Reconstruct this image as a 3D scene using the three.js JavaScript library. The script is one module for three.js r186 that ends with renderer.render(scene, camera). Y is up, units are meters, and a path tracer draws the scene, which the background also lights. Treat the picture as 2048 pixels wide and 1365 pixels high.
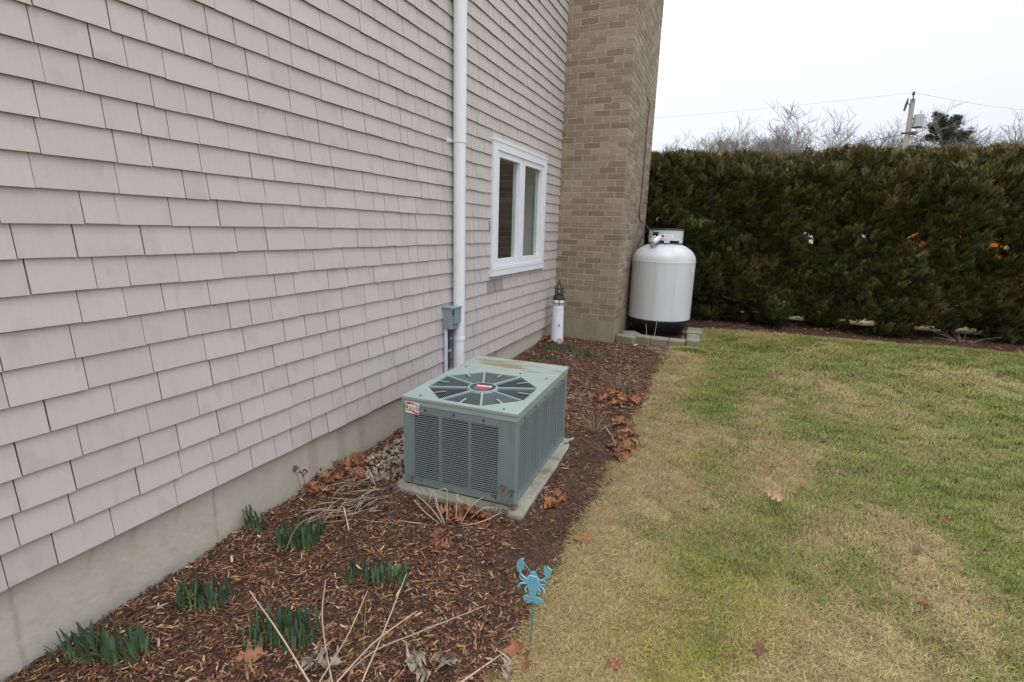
import * as THREE from 'three';
import { mergeGeometries } from 'three/addons/utils/BufferGeometryUtils.js';
import { RoundedBoxGeometry } from 'three/addons/geometries/RoundedBoxGeometry.js';

// ------------------------------------------------------------------ camera, sky, sun, exposure
const scene = new THREE.Scene();
const FOV = 2 * Math.atan(682.5 / 1010) * 180 / Math.PI;
const camera = new THREE.PerspectiveCamera(FOV, 1024 / 682, 0.05, 900);
camera.position.set(2.0, 1.52, 0);
camera.quaternion.setFromRotationMatrix(new THREE.Matrix4().makeBasis(
  new THREE.Vector3(0.9176, 0.0274, -0.3966), new THREE.Vector3(-0.1111, 0.9755, -0.1899), new THREE.Vector3(0.3817, 0.2183, 0.8981)));
camera.updateMatrixWorld(true); camera.updateProjectionMatrix();

const renderer = new THREE.WebGLRenderer({ antialias: true });
renderer.toneMapping = THREE.LinearToneMapping;
renderer.toneMappingExposure = 1.1;
renderer.shadowMap.enabled = true;
renderer.setSize(1024, 682);

{ // overcast sky: bright cloud deck, brightest overhead and towards the house side
  const W = 512, H = 256, d = new Float32Array(W * H * 4);
  for (let j = 0; j < H; j++) for (let i = 0; i < W; i++) {
    const up = ((j + 0.5) / H - 0.5) * Math.PI, az = ((i + 0.5) / W - 0.5) * 2 * Math.PI;
    const y = Math.sin(up), x = Math.cos(az) * Math.cos(up), z = Math.sin(az) * Math.cos(up);
    const s = Math.max(0, y), side = 0.5 + 0.5 * (-0.85 * x - 0.4 * z);
    const L = (0.82 + 2.1 * Math.pow(s, 2.2)) * (0.90 + 0.22 * side);
    const warm = Math.min(1, Math.max(0, s * 0.8 + side * 0.75 - 0.25));
    const k = (j * W + i) * 4;
    d[k] = L * (0.90 + 0.09 * warm); d[k + 1] = L * (0.98 + 0.015 * warm); d[k + 2] = L * (1.125 - 0.085 * warm); d[k + 3] = 1;
  }
  const t = new THREE.DataTexture(d, W, H, THREE.RGBAFormat, THREE.FloatType);
  t.mapping = THREE.EquirectangularReflectionMapping; t.magFilter = THREE.LinearFilter; t.needsUpdate = true;
  scene.background = t; scene.environment = t;
}
const sun = new THREE.DirectionalLight(0xfff3e2, 0.8);
sun.position.set(6, 18, 5); sun.target.position.set(1, 0, -4);
sun.castShadow = true; sun.shadow.radius = 45; sun.shadow.mapSize.set(2048, 2048);
Object.assign(sun.shadow.camera, { left: -14, right: 14, top: 14, bottom: -14, near: 1, far: 60 });
scene.add(sun, sun.target);

// ------------------------------------------------------------------ helpers
function rng(seed) { let a = seed >>> 0; return () => { a = (a + 0x6d2b79f5) | 0; let t = Math.imul(a ^ (a >>> 15), 1 | a); t = (t + Math.imul(t ^ (t >>> 7), 61 | t)) ^ t; return ((t ^ (t >>> 14)) >>> 0) / 4294967296; }; }
const R0 = rng(20240311);
const rr = (a, b, r = R0) => a + (b - a) * r();
const clamp = (x, a = 0, b = 1) => Math.min(b, Math.max(a, x));
const sst = (a, b, x) => { const t = clamp((x - a) / (b - a)); return t * t * (3 - 2 * t); };
const mix = (a, b, t) => a + (b - a) * t;
const mix3 = (a, b, t) => [mix(a[0], b[0], t), mix(a[1], b[1], t), mix(a[2], b[2], t)];
const mul3 = (a, k) => [a[0] * k, a[1] * k, a[2] * k];
const NT = new Float32Array(65536); { const r = rng(77); for (let i = 0; i < 65536; i++) NT[i] = r(); }
function vn(x, y, per = 256) { // value noise, periodic
  const xi = Math.floor(x), yi = Math.floor(y), fx = x - xi, fy = y - yi, u = fx * fx * (3 - 2 * fx), v = fy * fy * (3 - 2 * fy);
  const m = (a) => ((a % per) + per) % per, x0 = m(xi), x1 = m(xi + 1), y0 = m(yi) * 256, y1 = m(yi + 1) * 256;
  return (NT[y0 + x0] * (1 - u) + NT[y0 + x1] * u) * (1 - v) + (NT[y1 + x0] * (1 - u) + NT[y1 + x1] * u) * v;
}
function fbm(x, y, oct = 4, per = 256) { let s = 0, a = 0.5, n = 0; for (let i = 0; i < oct; i++) { s += a * vn(x, y, per); n += a; a *= 0.5; x *= 2; y *= 2; per = Math.min(256, per * 2); x += 17 * 0; } return s / n; }
function tex(w, h, fn, srgb = true) { // fn(u, v) gives a linear colour or a grey value
  const d = new Uint8Array(w * h * 4), enc = srgb ? (x) => (x <= 0.0031308 ? 12.92 * x : 1.055 * Math.pow(x, 1 / 2.4) - 0.055) : (x) => x;
  for (let j = 0; j < h; j++) for (let i = 0; i < w; i++) {
    const c = fn((i + 0.5) / w, (j + 0.5) / h), k = (j * w + i) * 4;
    if (typeof c === 'number') d[k] = d[k + 1] = d[k + 2] = clamp(enc(clamp(c))) * 255; else for (let q = 0; q < 3; q++) d[k + q] = clamp(enc(clamp(c[q]))) * 255;
    d[k + 3] = 255;
  }
  const t = new THREE.DataTexture(d, w, h, THREE.RGBAFormat); t.magFilter = THREE.LinearFilter; t.minFilter = THREE.LinearMipmapLinearFilter; t.generateMipmaps = true;
  t.wrapS = t.wrapT = THREE.RepeatWrapping; t.colorSpace = srgb ? THREE.SRGBColorSpace : THREE.NoColorSpace; t.needsUpdate = true; return t;
}
function canvasTex(w, h, draw) { const c = document.createElement('canvas'); c.width = w; c.height = h; draw(c.getContext('2d'), w, h); const t = new THREE.CanvasTexture(c); t.colorSpace = THREE.SRGBColorSpace; return t; }
const M = (c, rough = 0.8, o = {}) => { const m = new THREE.MeshStandardMaterial({ roughness: rough, side: THREE.DoubleSide, ...o }); if (c) m.color.setRGB(c[0], c[1], c[2]); return m; };
const V = (x, y, z) => new THREE.Vector3(x, y, z);
const WHT = [1, 1, 1];

class GB { // collects quads, boxes and tubes into one geometry
  constructor() { this.p = []; this.n = []; this.u = []; this.c = []; this.i = []; }
  v(p, n, u, c) { this.p.push(p[0], p[1], p[2]); this.n.push(n[0], n[1], n[2]); this.u.push(u[0], u[1]); this.c.push(c[0], c[1], c[2]); return this.p.length / 3 - 1; }
  quad(a, b, c, d, col = WHT, uv, nrm) {
    const e = [b[0] - a[0], b[1] - a[1], b[2] - a[2]], f = [d[0] - a[0], d[1] - a[1], d[2] - a[2]];
    let n = nrm || [e[1] * f[2] - e[2] * f[1], e[2] * f[0] - e[0] * f[2], e[0] * f[1] - e[1] * f[0]]; const l = Math.hypot(...n) || 1; n = [n[0] / l, n[1] / l, n[2] / l];
    const U = uv || [[0, 0], [Math.hypot(...e), 0], [Math.hypot(...e), Math.hypot(...f)], [0, Math.hypot(...f)]];
    const k = this.v(a, n, U[0], col); this.v(b, n, U[1], col); this.v(c, n, U[2], col); this.v(d, n, U[3], col);
    this.i.push(k, k + 1, k + 2, k, k + 2, k + 3); return this;
  }
  box(x0, y0, z0, x1, y1, z1, col = WHT, ou = 0, ov = 0) { // uv in metres, offset per piece
    const A = [x0, y0, z0], B = [x1, y0, z0], C = [x1, y1, z0], D = [x0, y1, z0], E = [x0, y0, z1], F = [x1, y0, z1], G = [x1, y1, z1], H = [x0, y1, z1];
    const w = x1 - x0, h = y1 - y0, d = z1 - z0, q = (a, b) => [[ou, ov], [ou + a, ov], [ou + a, ov + b], [ou, ov + b]];
    this.quad(E, F, G, H, col, q(w, h)); this.quad(B, A, D, C, col, q(w, h)); this.quad(F, B, C, G, col, q(d, h)); this.quad(A, E, H, D, col, q(d, h));
    this.quad(H, G, C, D, col, q(w, d)); this.quad(A, B, F, E, col, q(w, d)); return this;
  }
  tube(pts, rad, seg = 6, col = WHT, cap = true) { // pts: arrays; rad: number or list
    const N = pts.length, P = pts.map((p) => V(...p)); let side = null, prev = null, v0 = 0;
    for (let i = 0; i < N; i++) {
      const t = (i < N - 1 ? P[i + 1].clone().sub(P[i]) : P[i].clone().sub(P[i - 1])); if (i > 0 && i < N - 1) t.add(P[i].clone().sub(P[i - 1])); t.normalize();
      if (!side) side = Math.abs(t.y) < 0.9 ? V(0, 1, 0).cross(t).normalize() : V(1, 0, 0).cross(t).normalize(); else side.sub(t.clone().multiplyScalar(side.dot(t))).normalize();
      const b = t.clone().cross(side), r = Array.isArray(rad) ? rad[i] : rad, c = typeof col === 'function' ? col(i / (N - 1)) : col; if (i) v0 += P[i].distanceTo(P[i - 1]);
      const ring = [];
      for (let s = 0; s <= seg; s++) { const a = s / seg * 2 * Math.PI, n = side.clone().multiplyScalar(Math.cos(a)).addScaledVector(b, Math.sin(a)); ring.push(this.v([P[i].x + n.x * r, P[i].y + n.y * r, P[i].z + n.z * r], [n.x, n.y, n.z], [s / seg * 2 * Math.PI * r, v0], c)); }
      if (prev) for (let s = 0; s < seg; s++) this.i.push(prev[s], prev[s + 1], ring[s + 1], prev[s], ring[s + 1], ring[s]);
      if (cap && (i === 0 || i === N - 1)) { const n = t.clone().multiplyScalar(i ? 1 : -1), k = this.v([P[i].x, P[i].y, P[i].z], [n.x, n.y, n.z], [0, 0], c); const rg = []; for (let s = 0; s <= seg; s++) { const j = ring[s] * 3; rg.push(this.v([this.p[j], this.p[j + 1], this.p[j + 2]], [n.x, n.y, n.z], [0, 0], c)); } for (let s = 0; s < seg; s++) this.i.push(k, rg[s], rg[s + 1]); }
      prev = ring;
    }
    return this;
  }
  arc(r0, r1, y0, y1, a0, a1, col = WHT) { // a piece of ring wall about the y axis, angles from +z towards +x
    const n = Math.max(1, Math.ceil(Math.abs(a1 - a0) / 0.14)), P = (r, y, a) => [r * Math.sin(a), y, r * Math.cos(a)];
    for (let k = 0; k < n; k++) { const a = mix(a0, a1, k / n), b = mix(a0, a1, (k + 1) / n); this.quad(P(r1, y0, a), P(r1, y0, b), P(r1, y1, b), P(r1, y1, a), col); this.quad(P(r0, y0, b), P(r0, y0, a), P(r0, y1, a), P(r0, y1, b), col); this.quad(P(r0, y1, a), P(r1, y1, a), P(r1, y1, b), P(r0, y1, b), col); this.quad(P(r0, y0, b), P(r1, y0, b), P(r1, y0, a), P(r0, y0, a), col); }
    this.quad(P(r0, y0, a0), P(r1, y0, a0), P(r1, y1, a0), P(r0, y1, a0), col); this.quad(P(r1, y0, a1), P(r0, y0, a1), P(r0, y1, a1), P(r1, y1, a1), col);
    return this;
  }
  add(g, m) { // append another geometry
    const q = m ? g.clone().applyMatrix4(m) : g, k = this.p.length / 3, P = q.attributes.position, N = q.attributes.normal, U = q.attributes.uv;
    for (let i = 0; i < P.count; i++) this.v([P.getX(i), P.getY(i), P.getZ(i)], [N.getX(i), N.getY(i), N.getZ(i)], U ? [U.getX(i), U.getY(i)] : [0, 0], WHT);
    if (q.index) for (const i of q.index.array) this.i.push(k + i); else for (let i = 0; i < P.count; i++) this.i.push(k + i);
    return this;
  }
  get() {
    const g = new THREE.BufferGeometry();
    g.setAttribute('position', new THREE.Float32BufferAttribute(this.p, 3)); g.setAttribute('normal', new THREE.Float32BufferAttribute(this.n, 3));
    g.setAttribute('uv', new THREE.Float32BufferAttribute(this.u, 2)); g.setAttribute('color', new THREE.Float32BufferAttribute(this.c, 3)); g.setIndex(this.i); return g;
  }
}
const used = new Map();
function numbered(name) { const k = used.get(name) ?? 0; used.set(name, k + 1); return k ? `${name}_${String(k).padStart(3, '0')}` : name; }
function tag(o, label, category, group, kind) { if (label) o.userData.label = label; if (category) o.userData.category = category; if (group) o.userData.group = group; if (kind) o.userData.kind = kind; return o; }
function thing(name, label, category, pos = [0, 0, 0], turn = 0, group) { const o = new THREE.Group(); o.name = numbered(name); o.position.set(...pos); o.rotation.y = turn; scene.add(o); return tag(o, label, category, group); }
function part(name, geo, mat, parent, o = {}) { const m = new THREE.Mesh(geo, mat); m.name = name; parent.add(m); if (o.at) m.position.set(...o.at); if (o.rot) m.rotation.set(...o.rot); if (o.kind) m.userData.kind = o.kind; if (o.label) m.userData.label = o.label; return m; }
function solo(name, geo, mat, label, category, o = {}) { const m = new THREE.Mesh(geo, mat); m.name = numbered(name); scene.add(m); if (o.at) m.position.set(...o.at); if (o.rot) m.rotation.set(...o.rot); return tag(m, label, category, o.group, o.kind); }
function setting(name, geo, mat) { const m = new THREE.Mesh(geo, mat); m.name = numbered(name); m.userData.kind = 'structure'; scene.add(m); return m; }
// ground height: rises gently away from the camera, level beyond the hedge
const SL = 0.0285, ZF = -9.4;
const gy = (x, z) => -SL * Math.max(z, ZF);
// world point on the ground (plus h) that lies along the view through photograph position (px, py)
function spot(px, py, h = 0) {
  const d = V((px - 1024) / 1010, -(py - 682.5) / 1010, -1).applyQuaternion(camera.quaternion), c = camera.position;
  const t = (h - SL * c.z - c.y) / (d.y + SL * d.z); return c.clone().addScaledVector(d, t);
}
function atZ(px, py, z) { const d = V((px - 1024) / 1010, -(py - 682.5) / 1010, -1).applyQuaternion(camera.quaternion), c = camera.position; return c.clone().addScaledVector(d, (z - c.z) / d.z); }
function atX(px, py, x) { const d = V((px - 1024) / 1010, -(py - 682.5) / 1010, -1).applyQuaternion(camera.quaternion), c = camera.position; return c.clone().addScaledVector(d, (x - c.x) / d.x); }
const P3 = (v) => [v.x, v.y, v.z];
function seenAt(x, y, z) { const v = V(x, y, z).project(camera); return [(v.x + 1) * 1024, (1 - v.y) * 682.5, v.z]; }
const inView = (x, y, z, m = 60) => { const q = seenAt(x, y, z); return q[2] < 1 && q[0] > -m && q[0] < 2048 + m && q[1] > -m && q[1] < 1365 + m; };

// ------------------------------------------------------------------ ground, lawn, beds
const bedEdge = (z) => 1.505 + 0.05 * (fbm(z * 1.1 + 40, 3.3, 3) - 0.5) + 0.03 * (vn(z * 7, 9.1) - 0.5);
const lawnFar = (x) => -7.06 - 0.083 * x + 0.16 * (fbm(x * 1.7 + 9, 7.7, 3) - 0.5);
function sheet(x0, x1, nx, z0, z1, nz, hgt, uvs = 1, left) { // a sheet over the ground; left(z) may give its own left edge
  const g = new THREE.PlaneGeometry(1, 1, nx, nz), p = g.attributes.position, u = g.attributes.uv;
  for (let i = 0; i < p.count; i++) { const z = mix(z0, z1, u.getY(i)), xl = left ? left(z) : x0, x = mix(xl, x1, u.getX(i)); p.setXYZ(i, x, hgt(x, z), z); u.setXY(i, x * uvs, z * uvs); }
  g.computeVertexNormals(); return g;
}
const STRAW = [0.56, 0.43, 0.19], GREEN = [0.17, 0.225, 0.038], MOSS = [0.30, 0.295, 0.04], THATCH = [0.23, 0.16, 0.075];
function lawnMix(x, z) { // how green and how mossy the lawn is here
  const a = fbm(x * 0.9 + 3, z * 0.55 + 5, 4), b = fbm(x * 3.4 + 31, z * 2.2 + 11, 5), c = fbm(x * 0.7 + 70, z * 0.8 + 90, 3);
  const edge = 1 - sst(0.0, 0.45, x - bedEdge(z));
  const far = sst(-2.2, -6.5, z) * 0.05 + sst(1.7, 4.6, x) * 0.15;
  const green = clamp(sst(0.36, 0.75, a * 0.32 + b * 0.68 + far + 0.015) - edge * 0.5), moss = sst(0.52, 0.68, c) * (1 - edge) * 0.8 + sst(0.25, 0, Math.hypot(x - 2.0, z + 1.55)) * 0.4;
  return [green, clamp(moss)];
}
const mulchTex = tex(1024, 1024, (u, v) => { const a = fbm(u * 96, v * 24, 3, 24), b = fbm(u * 16, v * 16, 4, 16), c = fbm(u * 160, v * 160, 2, 160); const k = 0.25 + a * 0.8 + c * 0.45; return mul3(mix3([0.034, 0.017, 0.011], [0.08, 0.04, 0.024], b), k); });
const bumpTex = tex(512, 512, (u, v) => fbm(u * 64, v * 64, 3, 64), false);
{
  const far = new THREE.PlaneGeometry(1, 1, 8, 60), p = far.attributes.position, u = far.attributes.uv;
  const zs = []; for (let j = 0; j <= 60; j++) zs.push(j < 30 ? 12 - (12 - ZF) * j / 30 : ZF - Math.pow((j - 30) / 30, 2) * 500);
  for (let i = 0; i < p.count; i++) { const r = Math.floor(i / 9), z = zs[r], x = mix(-260, 320, (i % 9) / 8); p.setXYZ(i, x, gy(x, z) - 0.03, z); u.setXY(i, x / 6, z / 6); }
  far.computeVertexNormals();
  const dry = tex(512, 512, (a, b) => mul3(mix3(STRAW, [0.24, 0.25, 0.1], fbm(a * 8, b * 8, 4, 8)), 0.6 + 0.55 * fbm(a * 90, b * 90, 2, 90)));
  setting('ground', far, M(null, 1, { map: dry }));
}
const lawnTex = tex(1024, 1024, (u, v) => { const x = mix(1.2, 9.2, u), z = mix(1.5, -8, v), [g, m] = lawnMix(x, z); const k = 0.2 + 0.5 * fbm(u * 190, v * 190, 2, 190); return mul3(mix3(mix3(mul3(STRAW, 0.62), GREEN, g * 0.5), MOSS, m * 0.5), k); });
lawnTex.wrapS = lawnTex.wrapT = THREE.ClampToEdgeWrapping;
const lawnH = (x, z) => gy(x, z) + 0.012 + 0.022 * fbm(x * 1.3, z * 1.3, 2) + 0.02 * fbm(x * 9, z * 9, 2) * sst(0, 0.1, x - bedEdge(z));
{
  const g = new THREE.PlaneGeometry(1, 1, 220, 260), p = g.attributes.position, u = g.attributes.uv;
  for (let i = 0; i < p.count; i++) { const q = u.getX(i), w = u.getY(i); let z = mix(1.5, -7.4, w), x = mix(bedEdge(z), 9.2, q * q * 0.5 + q * 0.5); z = mix(1.5, lawnFar(x), w); p.setXYZ(i, x, lawnH(x, z), z); u.setXY(i, (x - 1.2) / 8, (1.5 - z) / 9.5); }
  g.computeVertexNormals(); setting('lawn', g, M(null, 1, { map: lawnTex, bumpMap: bumpTex, bumpScale: 0.004 }));
}
const bedH = (x, z) => gy(x, z) + 0.004 + 0.022 * fbm(x * 4, z * 4, 3) + 0.012 * fbm(x * 22, z * 22, 2) + 0.03 * sst(0.25, 0, x) * fbm(z * 2 + 5, 2.2, 2);
setting('mulch_bed', sheet(-0.02, 1.62, 90, 1.4, -6.3, 360, bedH, 1.3), M(null, 1, { map: mulchTex }));
const stripH = (x, z) => gy(x, z) + 0.002 + 0.03 * fbm(x * 3 + 8, z * 3, 3);
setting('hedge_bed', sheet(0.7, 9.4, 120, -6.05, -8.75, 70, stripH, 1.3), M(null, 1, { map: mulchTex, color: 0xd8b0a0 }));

// ------------------------------------------------------------------ house: shingled wall, foundation, window
const concreteTex0 = tex(1024, 1024, (u, v) => {
  const a = fbm(u * 8, v * 8, 5, 8), b = fbm(u * 40, v * 5, 3, 5), pits = sst(0.76, 0.84, fbm(u * 90, v * 90, 2, 90)), big = sst(0.62, 0.75, fbm(u * 20 + 3, v * 20, 3, 20));
  return mul3(mix3([0.39, 0.37, 0.285], [0.47, 0.45, 0.36], a), (1 - 0.10 * sst(0.55, 0.85, b)) * (1 - 0.22 * pits) * (1 - 0.07 * big));
});
const concreteTex = concreteTex0.clone(); concreteTex.repeat.set(0.55, 0.55); concreteTex.needsUpdate = true;
const concreteBump = tex(512, 512, (u, v) => 0.6 * fbm(u * 12, v * 12, 4, 12) + 0.4 * (1 - sst(0.66, 0.8, fbm(u * 60, v * 60, 2, 60))), false);
const shingleTex = tex(1024, 1024, (u, v) => { // faint vertical grain, weather smudges
  const g = fbm(u * 120, v * 6, 3, 6), s = fbm(u * 7, v * 5, 4, 5), d = 0.75 * sst(0.60, 0.82, fbm(u * 13 + 7, v * 9, 4, 9)), sp = 0;
  const k = 0.95 + 0.05 * g + 0.05 * (s - 0.5); return [k * (1 - 0.10 * d) * (1 - 0.25 * sp), k * (1 - 0.115 * d) * (1 - 0.25 * sp), k * (1 - 0.14 * d) * (1 - 0.25 * sp)];
});
const shingleBump = tex(512, 512, (u, v) => fbm(u * 100, v * 5, 3, 5) * 0.7 + fbm(u * 30, v * 30, 2, 30) * 0.3, false);
const mShingle = M([1, 1, 1], 0.78, { map: shingleTex, bumpMap: shingleBump, bumpScale: 0.0012, vertexColors: true });
const mConcrete = M(null, 0.92, { map: concreteTex, bumpMap: concreteBump, bumpScale: 0.002 });
const mSheath = M([0.10, 0.085, 0.075], 0.95), mTrim = M([0.74, 0.75, 0.79], 0.45, { bumpMap: shingleBump, bumpScale: 0.0004 }), mRoom = M([0.07, 0.07, 0.062], 0.95);
const WZ0 = -4.095, WZ1 = -5.44, WY0 = 1.09, WY1 = 2.268; // window casing
const house = thing('house', 'house wall clad in beige wood shingles on a bare concrete foundation', 'house');
{
  const f = new GB(); const nz = 40; // foundation with slight waviness, ground line irregular
  f.box(-0.3, -0.4, -6.0, 0.0, 0.384, 2.5);
  const ft = tex(2048, 256, (u, v) => { // cast concrete 8.5 m long: streaks, pits, rust runs, a grey tide line above the soil
    const s = u * 8.5, z = 2.5 - s, y = v * 0.8 - 0.4, soil = gy(0, z); if (y < soil - 0.15) return [0.3, 0.28, 0.22];
    const n = fbm(s * 2.2, y * 2.2 + 3, 5), fine = fbm(s * 30, y * 30, 3), run = fbm(s * 9 + 5, y * 0.9, 3), pit = sst(0.74, 0.82, fbm(s * 34, y * 34 + 9, 2));
    let q = mul3(mix3([0.42, 0.376, 0.292], [0.51, 0.465, 0.375], n), (0.93 + 0.12 * fine) * (1 - 0.16 * sst(0.52, 0.75, run)) * (1 - 0.06 * pit));
    let rust = 0; for (const [zr, w, l] of [[-1.02, 0.035, 0.17], [-0.88, 0.018, 0.15], [-1.2, 0.02, 0.1], [-3.0, 0.03, 0.12], [-4.3, 0.04, 0.16]]) rust = Math.max(rust, sst(w, 0, Math.abs(z - zr + 0.012 * Math.sin(y * 40))) * sst(0.372 - l, 0.36, y) * (0.4 + 0.6 * fbm(s * 50, y * 9, 2)));
    q = mix3(q, [0.36, 0.235, 0.15], rust * 0.6);
    for (const zs of [-0.66, -1.36, -2.9, -4.7]) q = mul3(q, 1 - 0.28 * sst(0.012, 0.002, Math.abs(z - zs + 0.012 * (fbm(y * 20, zs, 2) - 0.5))) * (0.35 + 0.65 * fbm(y * 30, zs * 3, 2)));
    const tide = sst(0.09, 0.02, y - soil + 0.06 * (fbm(s * 3, 2.5, 3) - 0.5)); q = mix3(q, mul3([0.30, 0.295, 0.275], 0.8 + 0.3 * fine), tide * 0.75); return q;
  });
  ft.wrapS = ft.wrapT = THREE.ClampToEdgeWrapping; ft.repeat.set(1 / 8.5, 1 / 0.8); part('foundation', f.get(), M(null, 0.92, { map: ft, bumpMap: bumpTex, bumpScale: 0.0012 }), house);
  const w = new GB(), X0 = -0.22, X1 = 0.004, HT = 5.6, ZN = 2.5, ZE = -7.7, oz0 = WZ0 - 0.06, oz1 = WZ1 + 0.06, oy0 = WY0 + 0.06, oy1 = WY1 - 0.06;
  w.box(X0, 0.386, oz0, X1, HT, ZN); w.box(X0, 0.386, ZE, X1, HT, oz1); w.box(X0, 0.386, oz1, X1, oy0, oz0); w.box(X0, oy1, oz1, X1, HT, oz0);
  w.box(-6, 0.386, ZN - 0.2, X0, HT, ZN); w.box(-6, 0.386, ZE, X0, HT, ZE + 0.2); w.box(-6.2, -0.4, ZE, -6, HT, ZN); w.box(-6, HT, ZE, X0, HT + 0.2, ZN); w.box(-6, 0.2, ZE + 0.2, -0.3, 0.386, ZN - 0.2);
  part('wall', w.get(), mSheath, house);
  const room = new GB(); room.box(-3.1, 0.39, -7.4, -3.0, 2.9, -2.0); room.box(-3.0, 2.9, -7.4, -0.23, 3.0, -2.0); room.box(-3.0, 0.387, -7.4, -0.23, 0.392, -2.0); room.box(-3.0, 0.392, -7.48, -0.23, 2.9, -7.4); room.box(-3.0, 0.392, -2.0, -0.23, 2.9, -1.9);
  part('room', room.get(), mRoom, house);
}
{ // shingles, course by course
  const ys = [0.372, 0.491, 0.605, 0.718, 0.832, 0.945, 1.058, 1.173, 1.279, 1.389, 1.495, 1.6, 1.704, 1.809, 1.912, 2.02];
  for (let y = 2.122; y < 5.6; y += 0.1028) ys.push(y);
  const r = rng(515), list = [];
  const BASE = [0.498, 0.451, 0.425];
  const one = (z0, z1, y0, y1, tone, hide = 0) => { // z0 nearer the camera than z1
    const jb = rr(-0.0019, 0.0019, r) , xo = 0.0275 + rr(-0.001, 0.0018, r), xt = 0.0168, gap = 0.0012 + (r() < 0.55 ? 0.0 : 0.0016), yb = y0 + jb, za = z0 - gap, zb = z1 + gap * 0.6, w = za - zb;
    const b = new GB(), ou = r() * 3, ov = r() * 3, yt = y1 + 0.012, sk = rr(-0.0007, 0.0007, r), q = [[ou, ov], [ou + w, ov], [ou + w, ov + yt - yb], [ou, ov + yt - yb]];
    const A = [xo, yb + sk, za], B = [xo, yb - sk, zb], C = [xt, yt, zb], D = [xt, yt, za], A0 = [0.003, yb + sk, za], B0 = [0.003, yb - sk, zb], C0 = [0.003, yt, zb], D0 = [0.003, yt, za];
    b.quad(A, B, C, D, tone, q); b.quad(A0, B0, B, A, [0.055, 0.038, 0.03], q); b.quad(A, D, D0, A0, mul3(tone, 0.8), q); b.quad(B0, C0, C, B, mul3(tone, 0.8), q);  // butt underside coloured near black: painted shadow line under each course
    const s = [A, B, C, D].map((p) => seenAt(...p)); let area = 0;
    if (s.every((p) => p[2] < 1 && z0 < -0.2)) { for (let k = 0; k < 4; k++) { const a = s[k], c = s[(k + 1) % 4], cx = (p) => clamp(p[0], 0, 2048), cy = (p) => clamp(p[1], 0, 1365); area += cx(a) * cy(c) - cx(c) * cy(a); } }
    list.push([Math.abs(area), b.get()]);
  };
  for (let k = 0; k < ys.length - 1; k++) {
    const y0 = ys[k], y1 = ys[k + 1]; let z = 0.35 + rr(0, 0.1, r); const rowTone = 1 + rr(-0.015, 0.015, r);
    const spans = [];
    while (z > -5.985) { const wide = z > -2.4 ? [0.1, 0.235] : [0.075, 0.185]; let zn = z - rr(...wide, r); if (zn < -5.985 + 0.05) zn = -5.985; spans.push([z, zn]); z = zn; }
    for (const [a, b] of spans) {
      let t = rowTone * rr(0.972, 1.028, r); let tone = mul3(BASE, t); if (r() < 0.10) tone = [tone[0] * 0.97, tone[1] * 0.965, tone[2] * 0.95];
      const cut = [];
      if (y1 <= WY0 || y0 >= WY1 || b >= WZ0 || a <= WZ1) cut.push([a, b, y0, y1]);
      else { // meets the window: keep what lies beside, below or above it
        if (a > WZ0) cut.push([a, WZ0, y0, y1]);
        if (b < WZ1) cut.push([WZ1, b, y0, y1]);
        const ia = Math.min(a, WZ0), ib = Math.max(b, WZ1); if (y0 < WY0 - 0.012) cut.push([ia, ib, y0, WY0 - 0.012]); if (y1 > WY1) cut.push([ia, ib, WY1 + 0.004, y1]);
      }
      for (const [p, q, u, v] of cut) if (p - q > 0.012) {
        const grey = (Math.abs(u - 0.945) < 0.01 && p <= WZ0 + 0.1 && q > WZ0 - 0.42);
        one(p, q, u, v, grey ? mul3([0.27, 0.25, 0.245], rr(0.75, 1.15, r)) : tone);
      }
    }
  }
  for (const y of [1.279, 1.495]) one(WZ0 + 0.034, WZ0 + 0.003, y - 0.0, y + 0.1, [0.2, 0.17, 0.165]);
  list.sort((a, b) => b[0] - a[0]);
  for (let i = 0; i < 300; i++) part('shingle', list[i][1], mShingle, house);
  part('shingles', mergeGeometries(list.slice(300).map((l) => l[1])), mShingle, house, { kind: 'stuff' });
}
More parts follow.
